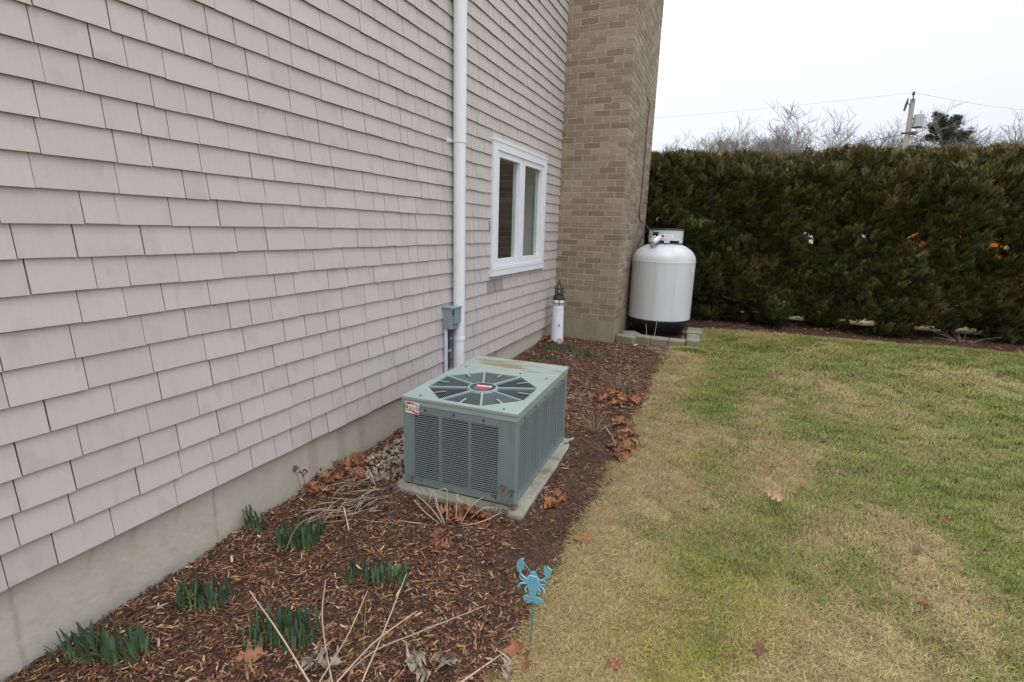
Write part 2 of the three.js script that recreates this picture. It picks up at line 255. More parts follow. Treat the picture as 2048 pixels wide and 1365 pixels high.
{ // window: casing, two sashes, panes, sill
  const win = new THREE.Group(); win.name = 'window'; house.add(win);
  const cas = new GB(), xf = 0.046, xb = 0.004, cw = 0.085;
  const H = WY1 - WY0;
  cas.box(xb, WY0 + 0.075, WZ0 - cw, xf, WY1 - 0.09, WZ0); cas.box(xb, WY0 + 0.075, WZ1, xf, WY1 - 0.09, WZ1 + cw);
  cas.box(xb, WY1 - 0.09, WZ1, xf, WY1 - 0.022, WZ0); cas.box(xb, WY1 - 0.022, WZ1 - 0.008, xf + 0.005, WY1, WZ0 + 0.008);
  part('frame', cas.get(), mTrim, win);
  const sill = new GB(); sill.box(xb, WY0, WZ1 - 0.006, xf + 0.006, WY0 + 0.05, WZ0 + 0.006); sill.box(xb, WY0 + 0.052, WZ1, xf + 0.008, WY0 + 0.073, WZ0); part('sill', sill.get(), mTrim, win);
  const mid = (WZ0 + WZ1) / 2, zz = [[WZ0 - cw - 0.004, mid + 0.02], [mid - 0.02, WZ1 + cw + 0.004]];
  const mull = new GB(); mull.box(-0.04, WY0 + 0.077, mid - 0.018, 0.034, WY1 - 0.092, mid + 0.018); part('mullion', mull.get(), mTrim, win);
  const mPane = new THREE.MeshPhysicalMaterial({ color: 0xf4faf6, roughness: 0.02, transmission: 1, thickness: 0, ior: 1.52, side: THREE.DoubleSide, specularIntensity: 1 });
  for (const [a, b] of zz) {
    const s = new GB(), t = 0.05, x0 = -0.03, x1 = 0.036, ya = WY0 + 0.077, yb = WY1 - 0.092;
    s.box(x0, ya, a - t, x1, yb, a); s.box(x0, ya, b, x1, yb, b + t); s.box(x0, ya, b + t, x1, ya + 0.07, a - t); s.box(x0, yb - 0.05, b + t, x1, yb, a - t);
    s.box(x0, ya + 0.072, a - t - 0.008, x1 - 0.02, yb - 0.052, a - t - 0.001); s.box(x0, ya + 0.072, b + t + 0.001, x1 - 0.02, yb - 0.052, b + t + 0.008);
    const o = part('sash', s.get(), mTrim, win);
    // pane stands in its sash
    const pg = new GB(); pg.box(0.000, ya + 0.069, b + t - 0.004, 0.004, yb - 0.049, a - t + 0.004); part('pane', pg.get(), mPane, win);
  }
  const jamb = new GB(); jamb.box(-0.22, WY0 + 0.062, WZ1 + 0.062, -0.05, WY1 - 0.062, WZ1 + 0.08); jamb.box(-0.22, WY0 + 0.062, WZ0 - 0.08, -0.05, WY1 - 0.062, WZ0 - 0.062); jamb.box(-0.22, WY0 + 0.062, WZ1 + 0.081, -0.05, WY0 + 0.08, WZ0 - 0.081); part('jamb', jamb.get(), mTrim, win);
}

// ------------------------------------------------------------------ brick chimney
{
  const ch = thing('brick_chimney', 'tall tan brick chimney on a stained concrete footing against the shingled wall', 'chimney');
  const X1 = 0.78, Z0 = -5.985, Z1 = -7.75, YB = 0.458, YT = 6.2, cH = 0.0682, L = 0.1925, J = 0.0105, D = 0.092;
  const footTex = tex(512, 512, (u, v) => mul3(mix3([0.235, 0.195, 0.13], [0.31, 0.265, 0.19], fbm(u * 6, v * 6, 4, 6)), (0.86 + 0.2 * fbm(u * 70, v * 70, 2, 70)) * (1 - 0.25 * sst(0.6, 0.8, fbm(u * 14, v * 4, 3, 4)))));
  const base = new GB(); base.box(0.001, -0.3, Z1, X1 + 0.004, YB, Z0, WHT, 0.2, 0.3); part('concrete_footing', base.get(), M(null, 0.95, { map: footTex, bumpMap: concreteBump, bumpScale: 0.005 }), ch);
  const core = new GB(); core.box(0.002, YB + 0.001, Z1 + 0.006, X1 - 0.003, YT, Z0 - 0.003, WHT); 
  const mortarTex = tex(256, 256, (u, v) => mul3([0.44, 0.375, 0.285], 0.75 + 0.5 * fbm(u * 40, v * 40, 3, 40)));
  part('mortar', core.get(), M(null, 0.98, { map: mortarTex }), ch);
  const brickTex = tex(512, 512, (u, v) => { const s = fbm(u * 6, v * 150, 2, 6), n = fbm(u * 50, v * 50, 3, 50), pit = sst(0.72, 0.8, fbm(u * 80, v * 30, 2, 30)); const k = (0.8 + 0.22 * s + 0.2 * n) * (1 - 0.25 * pit); return [k, k, k]; });
  const brickBump = tex(512, 512, (u, v) => 0.6 * fbm(u * 6, v * 150, 2, 6) + 0.4 * fbm(u * 60, v * 60, 2, 60), false);
  const mBrick = M([1, 1, 1], 0.9, { map: brickTex, bumpMap: brickBump, bumpScale: 0.0025, vertexColors: true });
  const r = rng(9021), list = [];
  const tones = [[0.255, 0.197, 0.145], [0.23, 0.173, 0.126], [0.305, 0.243, 0.185], [0.20, 0.148, 0.108], [0.245, 0.18, 0.138], [0.275, 0.218, 0.162]];
  const brick = (x0, y0, z0, x1, y1, z1) => {
    const b = new GB(), px = x1 > X1 - 0.001 ? rr(-0.0008, 0.0014, r) : 0, pz = z0 > Z0 - 0.001 ? rr(-0.0008, 0.0014, r) : 0, j = () => rr(-0.0007, 0.0007, r);
    b.box(x0 + j(), y0 + j(), z1, x1 + px, y1 + j(), z0 + pz, mul3(tones[Math.floor(r() * 6)], rr(0.92, 1.08, r)), r() * 2, r() * 2);
    const s = [seenAt(x0, y0, z0), seenAt(x1, y0, z0), seenAt(x1, y0, z1), seenAt(x1, y1, z1)], ins = s.some((p) => p[0] > 0 && p[0] < 2048 && p[1] > 0 && p[1] < 1365);
    const w = z0 > Z0 - 0.001 ? Math.abs(s[1][0] - s[0][0]) : Math.abs(s[2][0] - s[1][0]); list.push([ins ? w * Math.abs(s[3][1] - s[2][1]) : 0, b.get()]);
  };
  let k = 0;
  for (let y = YB + 0.002; y < YT - cH; y += cH, k++) {
    const y1 = y + cH - J, odd = k % 2;
    let xe = odd ? X1 - D - J : X1, x = xe; // from the free corner towards the wall
    while (x > 0.012) { let w = L; if (odd && x === xe) w = L * 0.97; let a = x - w; if (a < 0.05) a = 0.004; brick(a, y, Z0, x, y1, Z0 - D); x = a - J; }
    let z = odd ? Z0 : Z0 - D - J;
    while (z > Z1 + 0.02) { let a = z - L; if (a < Z1 + 0.05) a = Z1; brick(X1 - D, y, z, X1, y1, a); z = a - J; }
  }
  list.sort((a, b) => b[0] - a[0]);
  for (let i = 0; i < 300; i++) part('brick', list[i][1], mBrick, ch);
  part('bricks', mergeGeometries(list.slice(300).map((l) => l[1])), mBrick, ch, { kind: 'stuff' });
}
{ // thin gas line down the chimney side to the tank
  const p = [atX(1295, 197, 0.776), atX(1297, 200, 0.80), atX(1299, 206, 0.806), atX(1295, 250, 0.80), atX(1290, 310, 0.795), atX(1283, 390, 0.79), atX(1279, 425, 0.79), atX(1281, 442, 0.79)].map(P3);
  p.push([0.86, 1.62, -7.25], [0.93, 1.56, -7.1], [1.0, 1.50, -6.95]);
  const c = new THREE.CatmullRomCurve3(p.map((q) => V(...q))); const t = thing('gas_line', 'thin dark copper gas pipe running down the side of the brick chimney', 'pipe');
  part('pipe', new THREE.TubeGeometry(c, 90, 0.0065, 8), M([0.10, 0.055, 0.04], 0.55, { metalness: 0.2 }), t);
  const fl = new GB(); fl.tube([[0.778, p[0][1], p[0][2]], [0.79, p[0][1], p[0][2]]], 0.03, 12); part('wall_flange', fl.get(), M([0.08, 0.06, 0.05], 0.6), t);
  const l2 = new GB(); l2.tube([[0.86, 1.5, -7.2], [0.84, 1.42, -7.05], [0.83, 1.32, -6.95], [0.86, 1.2, -6.9 - 0.2]], 0.008, 8); part('hose', l2.get(), M([0.03, 0.03, 0.03], 0.5), t);
}

// ------------------------------------------------------------------ downspout, disconnect box
const mWhitePaint = M([0.72, 0.73, 0.78], 0.38, { bumpMap: bumpTex, bumpScale: 0.0002 });
{
  const X = 0.077, Z = -3.443, t = thing('downspout', 'white round downspout pipe running up the shingled wall', 'downspout', [X, 0, Z]);
  const dirt = tex(128, 512, (u, v) => { const k = 0.94 + 0.08 * fbm(u * 6, v * 30, 3, 6); return [0.73 * k, 0.74 * k, 0.775 * k]; });
  const g = new THREE.CylinderGeometry(0.0455, 0.0455, 2.05, 36, 1), mp = M(null, 0.35, { map: dirt });
  part('lower_pipe', g, mp, t, { at: [0, 1.105, 0] }); part('upper_pipe', new THREE.CylinderGeometry(0.0475, 0.0475, 3.4, 36, 1), mp, t, { at: [0, 3.835, 0] });
  for (const y of [2.128, 0.655]) {
    const s = part('strap', new THREE.CylinderGeometry(0.0495, 0.0495, 0.022, 36, 1), mWhitePaint, t, { at: [0, y, 0] }); const b = new GB(); b.box(-0.06, -0.011, 0.03, -0.044, 0.011, 0.085); b.box(-0.06, -0.02, 0.07, -0.05, 0.02, 0.095);
    part('bracket', b.get(), mWhitePaint, s);
  }
}
{
  const t = thing('disconnect_box', 'grey electrical disconnect box on the wall beside the downspout', 'electrical box', [0.022, 0.75, -3.34]);
  const m = M([0.24, 0.29, 0.345], 0.5, { metalness: 0.15 }), md = M([0.04, 0.05, 0.06], 0.6);
  const bx = new RoundedBoxGeometry(0.078, 0.16, 0.12, 2, 0.004); part('box', bx, m, t, { at: [0.039, 0.082, 0] });
  const c = new GB(); c.box(0.0, 0.163, -0.07, 0.1, 0.172, 0.066); c.box(0.0795, 0.045, -0.066, 0.094, 0.1625, 0.03); c.box(0.0795, 0.15, -0.066, 0.089, 0.1625, 0.064); part('cover', c.get(), m, t);
  const h = new GB(); h.box(0.0795, 0.118, 0.032, 0.087, 0.128, 0.046); part('latch', h.get(), md, t);
  const co = new GB(); co.tube([[0.02, 0.0, 0.04], [0.02, -0.03, 0.04], [0.02, -0.68, 0.04]], [0.017, 0.0145, 0.0145], 14); part('conduit', co.get(), M([0.55, 0.57, 0.62], 0.4), t);
  const cd = new GB(); cd.box(-0.004, -0.65, -0.035, 0.02, -0.002, 0.002); part('line_cover', cd.get(), md, t);
  const cl = new GB(); cl.box(-0.002, -0.19, -0.045, 0.026, -0.175, 0.012); cl.box(-0.002, -0.34, -0.045, 0.026, -0.33, 0.012); part('clip', cl.get(), M([0.3, 0.32, 0.34], 0.5), t);
}

// ------------------------------------------------------------------ air conditioner on its pad
{
  const padTex = tex(512, 512, (u, v) => mul3(mix3([0.20, 0.19, 0.145], [0.29, 0.28, 0.225], fbm(u * 7, v * 7, 4, 7)), (0.8 + 0.35 * fbm(u * 60, v * 60, 3, 60)) * (1 - 0.35 * sst(0.58, 0.75, fbm(u * 11 + 4, v * 11, 3, 11)))));
  const pg = new RoundedBoxGeometry(0.775, 0.12, 1.13, 3, 0.016), uv = pg.attributes.uv, pp = pg.attributes.position; for (let i = 0; i < uv.count; i++) uv.setXY(i, pp.getX(i) + pp.getY(i), pp.getZ(i) + pp.getY(i) * 0.7);
  solo('concrete_pad', pg, M(null, 0.93, { map: padTex, bumpMap: concreteBump, bumpScale: 0.003 }), 'mossy grey concrete pad under the green air conditioner', 'concrete pad', { at: [0.772, 0.052, -2.675], rot: [0, 0.035, 0] });
  const cx = 0.777, cz = -2.6475, W = 0.655, D = 0.965, Y0 = 0.122, H = 0.49; // cabinet
  const ac = thing('air_conditioner', 'square green metal air conditioner with louvred sides and round fan grille', 'air conditioner', [cx - 0.012, Y0, cz], 0.038);
  const acTex = tex(512, 512, (u, v) => { const k = 0.84 + 0.26 * fbm(u * 5, v * 5, 5, 5) - 0.16 * sst(0.52, 0.8, fbm(u * 30, v * 4, 3, 4)); return [0.182 * k, 0.234 * k, 0.226 * k]; });
  const mAC = M(null, 0.46, { map: acTex, metalness: 0.0 });
  const topTex = tex(512, 512, (u, v) => { const k = 0.88 + 0.2 * fbm(u * 9, v * 9, 4, 9); const st = sst(0.34, 0.78, fbm(u * 4 + 2, v * 6 + 1, 4) + 0.30 * (1 - Math.abs(u - 0.45) * 2.6) - 0.55 * Math.abs(v - 0.5) * 1.4); return mix3([0.295 * k, 0.355 * k, 0.32 * k], mul3([0.19, 0.15, 0.07], 0.8 + 0.5 * fbm(u * 60, v * 30, 2, 30)), st * 0.85); });
  topTex.wrapS = topTex.wrapT = THREE.ClampToEdgeWrapping;
  const mTop = M(null, 0.34, { map: tex(256, 256, (u, v) => mul3([0.285, 0.355, 0.33], 0.88 + 0.2 * fbm(u * 9, v * 9, 4, 9))) }), mDark = M([0.012, 0.014, 0.015], 0.7), mFin = M([0.10, 0.135, 0.135], 0.45);  // top colours lighter than the cabinet: sky light painted into them
  const x0 = -W / 2, x1 = W / 2, z0 = D / 2, z1 = -D / 2, T = 0.012;
  // painted shell: corner posts, bands and mullions around the louvres
  const c = new GB(), FX = [[0.517 - cx, 0.671 - cx], [0.684 - cx, 0.8435 - cx], [0.856 - cx, 1.012 - cx]], FY = [0.157 - Y0, 0.54 - Y0];
  const mz = []; for (let k = 0; k < 5; k++) mz.push([z0 - 0.045 - k * 0.176 - 0.004, z0 - 0.045 - (k + 1) * 0.176 + 0.004]);
  const SY = [0.145 - Y0, 0.545 - Y0];
  c.box(x0, 0, z0 - T, FX[0][0], H, z0); c.box(FX[2][1], 0, z0 - T, x1, H, z0); c.box(FX[0][0], FY[1], z0 - T, FX[2][1], H, z0); c.box(FX[0][0], 0, z0 - T, FX[2][1], FY[0], z0);
  c.box(FX[0][1], FY[0], z0 - T, FX[1][0], FY[1], z0); c.box(FX[1][1], FY[0], z0 - T, FX[2][0], FY[1], z0);
  const xs = x1 - T;
  c.box(xs, 0, mz[0][0], x1, H, z0 - T); c.box(xs, 0, z1, x1, H, mz[4][1]); c.box(xs, SY[1], mz[4][1], x1, H, mz[0][0]); c.box(xs, 0, mz[4][1], x1, SY[0], mz[0][0]);
  for (let k = 0; k < 4; k++) c.box(xs, SY[0], mz[k + 1][0], x1, SY[1], mz[k][1]);
  c.box(x0, 0, z1, x0 + T, H, z0 - T); c.box(x0 + T, 0, z1, xs, H, z1 + T); c.box(x0 + T, 0, z1 + T, xs, 0.006, z0 - T);
  // rounded outer corner bead
  c.tube([[x1 - 0.004, 0.001, z0 - 0.004], [x1 - 0.004, H, z0 - 0.004]], 0.006, 10);
  part('cabinet', c.get(), mAC, ac);
  const coil = new GB(); coil.box(x0 + 0.03, 0.01, z1 + 0.03, x0 + 0.034, H - 0.03, z0 - 0.035); coil.box(x0 + 0.034, 0.01, z0 - 0.039, x1 - 0.035, H - 0.03, z0 - 0.035); coil.box(x1 - 0.039, 0.01, z1 + 0.03, x1 - 0.035, H - 0.03, z0 - 0.039); part('coil', coil.get(), mDark, ac);
  // louvres
  const slatG = (len, dk = 1) => { const g = new GB(), h = 0.0115, d = 0.011; const pr = [[0.002, 0.0016], [0.006, 0.0014], [0.0085, 0.0001], [0.0095, -0.0022], [0.0086, -0.0024], [0.0076, -0.0005], [0.0056, 0.0006], [0.002, 0.0007]]; for (let k = 0; k < pr.length - 1; k++) { const [a, b] = pr[k].map((q, w) => (w ? q * (0.6 + 0.4 * dk) : 0.0095 - (0.0095 - q) * dk)), [e, f] = pr[k + 1].map((q, w) => (w ? q * (0.6 + 0.4 * dk) : 0.0095 - (0.0095 - q) * dk)); g.quad([0, b, a], [len, b, a], [len, f, e], [0, f, e]); } return g.get(); };
  const mSlat = M(null, 0.42, { map: acTex, color: 0xffffff });
  const NS = 31;
  for (const [a, b] of FX) {
    const rim = new GB(), zr = z0 - 0.001; rim.box(a - 0.003, FY[0] - 0.003, zr, a + 0.002, FY[1] + 0.003, zr + 0.004); rim.box(b - 0.002, FY[0] - 0.003, zr, b + 0.003, FY[1] + 0.003, zr + 0.004);
    const o = part('louver_panel', rim.get(), mAC, ac), g = slatG(b - a - 0.004, 0.78);
    for (let k = 0; k < NS; k++) part('slat', g, mSlat, o, { at: [a + 0.002, FY[0] + (k + 0.5) * (FY[1] - FY[0]) / NS, z0 - 0.010] });
  }
  for (const [a, b] of mz) {
    const rim = new GB(), xr = x1 - 0.001; rim.box(xr, SY[0] - 0.003, a - 0.002, xr + 0.003, SY[1] + 0.003, a + 0.003); rim.box(xr, SY[0] - 0.003, b - 0.003, xr + 0.003, SY[1] + 0.003, b + 0.002);
    const o = part('louver_panel', rim.get(), mAC, ac), g = slatG(a - b - 0.004, 0.42); const NK = 30;
    for (let k = 0; k < NK; k++) part('slat', g, mSlat, o, { at: [x1 - 0.010, SY[0] + (k + 0.5) * (SY[1] - SY[0]) / NK, a - 0.002], rot: [0, Math.PI / 2, 0] });
  }
  // top panels
  const split = -0.205, oc = [0.0, 0.165], OR = 0.317, lip = 0.004;
  const sh = new THREE.Shape([[x0 - lip, -(z0 + lip)], [x1 + lip, -(z0 + lip)], [x1 + lip, -split], [x0 - lip, -split]].map((q) => new THREE.Vector2(...q)));
  const oct = []; for (let k = 0; k < 8; k++) { const a = (k + 0.5) * Math.PI / 4; oct.push(new THREE.Vector2(oc[0] + OR * Math.cos(a), -(oc[1] + OR * Math.sin(a)))); }
  sh.holes.push(new THREE.Path(oct));
  const up = (g) => { g.rotateX(-Math.PI / 2); return g; }, EX = { depth: 0.012, bevelEnabled: true, bevelSize: 0.003, bevelThickness: 0.003, bevelSegments: 2 };
  part('top_panel', up(new THREE.ExtrudeGeometry(sh, EX)), mTop, ac, { at: [0, H, 0] });
  const sh2 = new THREE.Shape([[x0 - lip, -split + 0.008], [x1 + lip, -split + 0.008], [x1 + lip, -(z1 - lip)], [x0 - lip, -(z1 - lip)]].map((q) => new THREE.Vector2(...q)));
  const g2 = up(new THREE.ExtrudeGeometry(sh2, EX)), u2 = g2.attributes.uv, p2 = g2.attributes.position; for (let i = 0; i < u2.count; i++) u2.setXY(i, (p2.getX(i) - x0) / W, (split - p2.getZ(i)) / (split - z1));
  part('service_panel', g2, M(null, 0.42, { map: topTex }), ac, { at: [0, H, 0], label: 'rear top panel with a brown lichen stain' });
  const skirt = new GB(); skirt.box(x0 - 0.002, H - 0.03, z0 + 0.0005, x1 + 0.002, H + 0.002, z0 + 0.003); skirt.box(x1 + 0.0005, H - 0.03, z1, x1 + 0.003, H + 0.002, z0 + 0.0005); part('top_lip', skirt.get(), mTop, ac);
  // fan grille
  const yT = H + 0.0125, gr = new GB();
  const vert = (k, s = 1) => [oc[0] + OR * s * Math.cos((k + 0.5) * Math.PI / 4), oc[1] + OR * s * Math.sin((k + 0.5) * Math.PI / 4)];
  for (let k = 0; k < 8; k++) {
    const a = vert(k), b = vert(k, 0.25), rb = new GB(), dx = a[0] - b[0], dz = a[1] - b[1], l = Math.hypot(dx, dz), nx = -dz / l * 0.006, nz = dx / l * 0.006;
    const y0 = yT - 0.012, y1 = yT + 0.001; const P = [[a[0] - nx, a[1] - nz], [a[0] + nx, a[1] + nz], [b[0] + nx, b[1] + nz], [b[0] - nx, b[1] - nz]];
    rb.quad(...P.map((q) => [q[0], y1, q[1]])); rb.quad([P[0][0], y0, P[0][1]], [P[3][0], y0, P[3][1]], [P[3][0], y1, P[3][1]], [P[0][0], y1, P[0][1]]); rb.quad([P[1][0], y0, P[1][1]], [P[1][0], y1, P[1][1]], [P[2][0], y1, P[2][1]], [P[2][0], y0, P[2][1]]);
    part('rib', rb.get(), mTop, ac);
    const e = vert(k + 1), w = new GB(), N = 19;
    for (let q = 1; q <= N; q++) { const s = 0.29 + 0.70 * q / N, f = vert(k, s), h = vert(k + 1, s); w.tube([[f[0], yT - 0.008, f[1]], [h[0], yT - 0.008, h[1]]], 0.0022, 5, WHT, false); }
    const sect = part('grille_section', w.get(), mFin, ac);
    const m1 = [(a[0] + e[0]) / 2, (a[1] + e[1]) / 2], m0 = [mix(m1[0], oc[0], 0.26), mix(m1[1], oc[1], 0.26)], tb = new GB(); const tx = (e[0] - a[0]), tz = (e[1] - a[1]), tl = Math.hypot(tx, tz), ux = tx / tl * 0.006, uz = tz / tl * 0.006;
    tb.quad([m1[0] - ux, y1, m1[1] - uz], [m1[0] + ux, y1, m1[1] + uz], [m0[0] + ux, y1, m0[1] + uz], [m0[0] - ux, y1, m0[1] - uz]); part('tab', tb.get(), mTop, sect);
  }
  part('hub', new THREE.CylinderGeometry(0.086, 0.09, 0.012, 40), mTop, ac, { at: [oc[0], yT - 0.003, oc[1]] });
  const hubT = canvasTex(512, 512, (g, w) => {
    g.fillStyle = '#3a3f46'; g.fillRect(0, 0, w, w); g.save(); g.translate(256, 215); g.rotate(-0.10);
    g.fillStyle = '#c9414a'; g.beginPath(); g.moveTo(-160, -70); g.lineTo(150, -70); g.quadraticCurveTo(170, 0, 150, 62); g.lineTo(-130, 62); g.closePath(); g.fill(); g.fillStyle = '#e9e4e4'; g.fillRect(-128, -42, 280, 72);
    g.fillStyle = '#b53039'; g.font = 'bold 80px sans-serif'; g.textAlign = 'center'; g.textBaseline = 'middle'; g.fillText('RUUD', 12, -4); g.restore();
    g.fillStyle = '#c9414a'; g.fillRect(110, 300, 290, 20); g.fillRect(140, 336, 240, 20); g.fillStyle = '#b9bcc0'; g.fillRect(120, 378, 280, 6); g.fillRect(160, 402, 200, 6);
  });
  const disc = new THREE.CircleGeometry(0.076, 40); disc.rotateX(-Math.PI / 2); part('badge', disc, M(null, 0.4, { map: hubT }), ac, { at: [oc[0], yT + 0.0036, oc[1]], label: 'dark round badge with red lettering' });
  const bt = canvasTex(256, 200, (g, w, h) => {
    g.fillStyle = '#e8e6e2'; g.fillRect(0, 0, w, h); g.fillStyle = '#c8373f'; g.beginPath(); g.moveTo(14, 12); g.lineTo(90, 6); g.lineTo(250, 40); g.lineTo(250, 66); g.quadraticCurveTo(130, 20, 14, 66); g.fill();
    g.beginPath(); g.moveTo(10, 150); g.quadraticCurveTo(120, 132, 252, 170); g.lineTo(252, 192); g.lineTo(190, 192); g.quadraticCurveTo(110, 160, 10, 166); g.fill();
    g.fillStyle = '#16161a'; g.font = 'bold 94px sans-serif'; g.textAlign = 'center'; g.textBaseline = 'middle'; g.fillText('RUUD', 128, 108);
  });
  const bd = new THREE.PlaneGeometry(0.084, 0.064); part('badge', bd, M(null, 0.35, { map: bt }), ac, { at: [x0 + 0.06, H - 0.047, z0 + 0.0042], rot: [0, 0, -0.05], label: 'white badge with black and red lettering' });
  // fan below
  const fan = new GB(); for (let k = 0; k < 4; k++) { const a = k * Math.PI / 2 + 0.4; const Q = (r, t, y) => [oc[0] + r * Math.cos(a + t), y, oc[1] + r * Math.sin(a + t)]; for (let s = 0; s < 4; s++) { const ra = 0.06 + s * 0.05, rb = ra + 0.05; fan.quad(Q(ra, 0, H - 0.12), Q(rb, 0, H - 0.12), Q(rb, 0.7, H - 0.07), Q(ra, 0.7, H - 0.07)); } } part('fan', fan.get(), mFin, ac);
  part('motor', new THREE.CylinderGeometry(0.07, 0.07, 0.14, 20), mDark, ac, { at: [oc[0], H - 0.1, oc[1]] });
  const sg = new THREE.CylinderGeometry(0.006, 0.0065, 0.004, 8), mScrew = M([0.03, 0.035, 0.035], 0.5);
  for (const [x, z] of [[x0 + 0.09, z0 - 0.03], [x1 - 0.08, z0 - 0.03], [x1 - 0.045, split + 0.06], [0.1, split + 0.02], [x0 + 0.05, split + 0.03]]) part('screw', sg, mScrew, ac, { at: [x, H + 0.0165, z] });
  for (const x of [-0.19, -0.02, 0.15]) part('screw', sg, mScrew, ac, { at: [x, H - 0.05, z0 + 0.002], rot: [Math.PI / 2, 0, 0] });
  for (const z of [0.36, 0.18, 0.0, -0.18, -0.36]) part('screw', sg, mScrew, ac, { at: [x1 + 0.002, H - 0.05, z], rot: [0, 0, Math.PI / 2] });
}

// ------------------------------------------------------------------ propane tank, pavers
{
  const TX = 1.19, TZ = -6.86, TY = 0.205;
  const t = thing('propane_tank', 'white upright propane tank with black base beside the brick chimney', 'propane tank', [TX, TY, TZ]);
  const R = 0.395, whiteTex = tex(512, 512, (u, v) => { const st = sst(0.5, 0.8, fbm(u * 30, v * 3, 3, 3)) * 0.5 + 0.5 * sst(0.45, 0.75, fbm(u * 6 + 1, v * 4, 4, 4)); const lowv = sst(0.9, 0.2, v); return mul3(mix3([0.56, 0.592, 0.61], [0.42, 0.43, 0.34], st * lowv * 0.95), 0.97 + 0.05 * fbm(u * 40, v * 40, 2, 40)); });
  const mW = M(null, 0.33, { map: whiteTex }), mW2 = M([0.56, 0.592, 0.61], 0.35), mB = M([0.012, 0.012, 0.013], 0.5);
  const prof = [[R, 0.215], [R, 0.94], [R + 0.003, 0.945], [R + 0.003, 0.957], [R, 0.962]]; for (let k = 0; k <= 14; k++) { const a = k / 14 * 1.0; const rx = R * Math.cos(a * Math.PI / 2); prof.push([Math.max(rx, 0.001), 0.965 + 0.235 * Math.sin(a * Math.PI / 2)]); }
  part('body', new THREE.LatheGeometry(prof.map((q) => new THREE.Vector2(...q)), 72), mW, t);
  part('base', new THREE.LatheGeometry([[0.25, -0.03], [0.262, 0.0], [0.262, 0.05], [0.28, 0.055], [0.315, 0.085], [0.355, 0.13], [0.38, 0.17], [0.394, 0.2], [R + 0.0015, 0.225], [R - 0.01, 0.228]].map((q) => new THREE.Vector2(...q)), 72), mB, t);
  // collar with openings
  const cr = 0.213, ci = 0.207, view = Math.atan2(2 - TX, -TZ), A = (d) => view + d * Math.PI / 180, c = new GB();
  c.arc(ci, cr, 1.185, 1.215, A(-180), A(-20)); c.arc(ci, cr, 1.185, 1.215, A(-4), A(14)); c.arc(ci, cr, 1.185, 1.215, A(52), A(180)); // slots along the foot
  c.arc(ci, cr, 1.215, 1.255, A(-180), A(180)); c.arc(ci, cr, 1.255, 1.315, A(-24), A(310)); c.arc(ci, cr, 1.275, 1.295, A(-28), A(-24)); c.arc(ci, cr, 1.255, 1.27, A(-50), A(-40)); c.arc(ci, cr, 1.315, 1.345, A(-180), A(180));
  part('collar', c.get(), mW2, t);
  const rim = new THREE.TorusGeometry(0.212, 0.011, 10, 60); rim.rotateX(Math.PI / 2); const rg = new GB(); rg.add(rim, new THREE.Matrix4().makeTranslation(0, 1.352, 0)); rg.arc(0.2, 0.218, 1.343, 1.362, -Math.PI, Math.PI); part('collar_rim', rg.get(), M([0.025, 0.027, 0.032], 0.55), t);
  const lid = new THREE.CircleGeometry(0.205, 40); lid.rotateX(-Math.PI / 2); part('collar_lid', lid, M([0.02, 0.021, 0.024], 0.6), t, { at: [0, 1.348, 0] });
  const lt = canvasTex(256, 96, (g, w, h) => { g.fillStyle = '#e6e7ea'; g.fillRect(0, 0, w, h); g.save(); g.translate(48, 48); g.rotate(Math.PI / 4); g.fillStyle = '#b7182b'; g.fillRect(-27, -27, 54, 54); g.restore(); g.fillStyle = '#a7a9b0'; for (let k = 0; k < 5; k++) g.fillRect(96, 16 + k * 14, 140 - (k % 2) * 24, 5); });
  const lg = new THREE.CylinderGeometry(cr + 0.0015, cr + 0.0015, 0.048, 16, 1, true, A(-18), 44 * Math.PI / 180); part('label', lg, M(null, 0.5, { map: lt }), t, { at: [0, 1.268, 0], label: 'white sticker with a red diamond' });
  // regulator and pigtail
  const rgl = new GB(); rgl.tube([[-0.045, 1.255, 0.205], [-0.075, 1.225, 0.265], [-0.1, 1.195, 0.315]], [0.024, 0.034, 0.031], 16); rgl.tube([[-0.1, 1.195, 0.315], [-0.107, 1.187, 0.33]], [0.026, 0.024], 16); rgl.tube([[-0.05, 1.26, 0.2], [-0.02, 1.275, 0.17]], 0.014, 10); part('regulator', rgl.get(), M([0.62, 0.64, 0.66], 0.4), t);
  const pig = new THREE.TubeGeometry(new THREE.CatmullRomCurve3([V(-0.12, 1.13, 0.27), V(-0.135, 1.19, 0.25), V(-0.13, 1.25, 0.22), V(-0.105, 1.265, 0.205), V(-0.085, 1.245, 0.22), V(-0.085, 1.22, 0.245)]), 30, 0.011, 8); part('pigtail', pig, M([0.42, 0.43, 0.45], 0.4, { metalness: 0.4 }), t);
  const vl = new GB(); vl.tube([[0, 1.19, 0], [0, 1.3, 0]], [0.035, 0.025], 14); vl.tube([[0, 1.27, 0], [-0.1, 1.285, 0.1]], [0.02, 0.02], 10); part('valve', vl.get(), M([0.05, 0.05, 0.055], 0.4, { metalness: 0.4 }), t);
  const st = new THREE.CylinderGeometry(R + 0.0015, R + 0.0015, 0.085, 8, 1, true, A(62), 0.1); part('sticker', st, M([0.75, 0.76, 0.79], 0.4), t, { at: [0, 0.88, 0] });
  // slab and edging blocks
  const slabTex = tex(256, 256, (u, v) => mul3(mix3([0.10, 0.085, 0.06], [0.15, 0.14, 0.095], fbm(u * 7, v * 7, 4, 7)), 0.75 + 0.4 * fbm(u * 50, v * 50, 2, 50)));
  solo('tank_slab', (() => { const g = new GB(); g.box(0.80, 0.06, -7.45, 1.72, 0.203, -6.25, WHT); return g.get(); })(), M(null, 0.95, { map: slabTex }), 'dark concrete slab under the white propane tank', 'slab');  // slab colour darker than the edging blocks
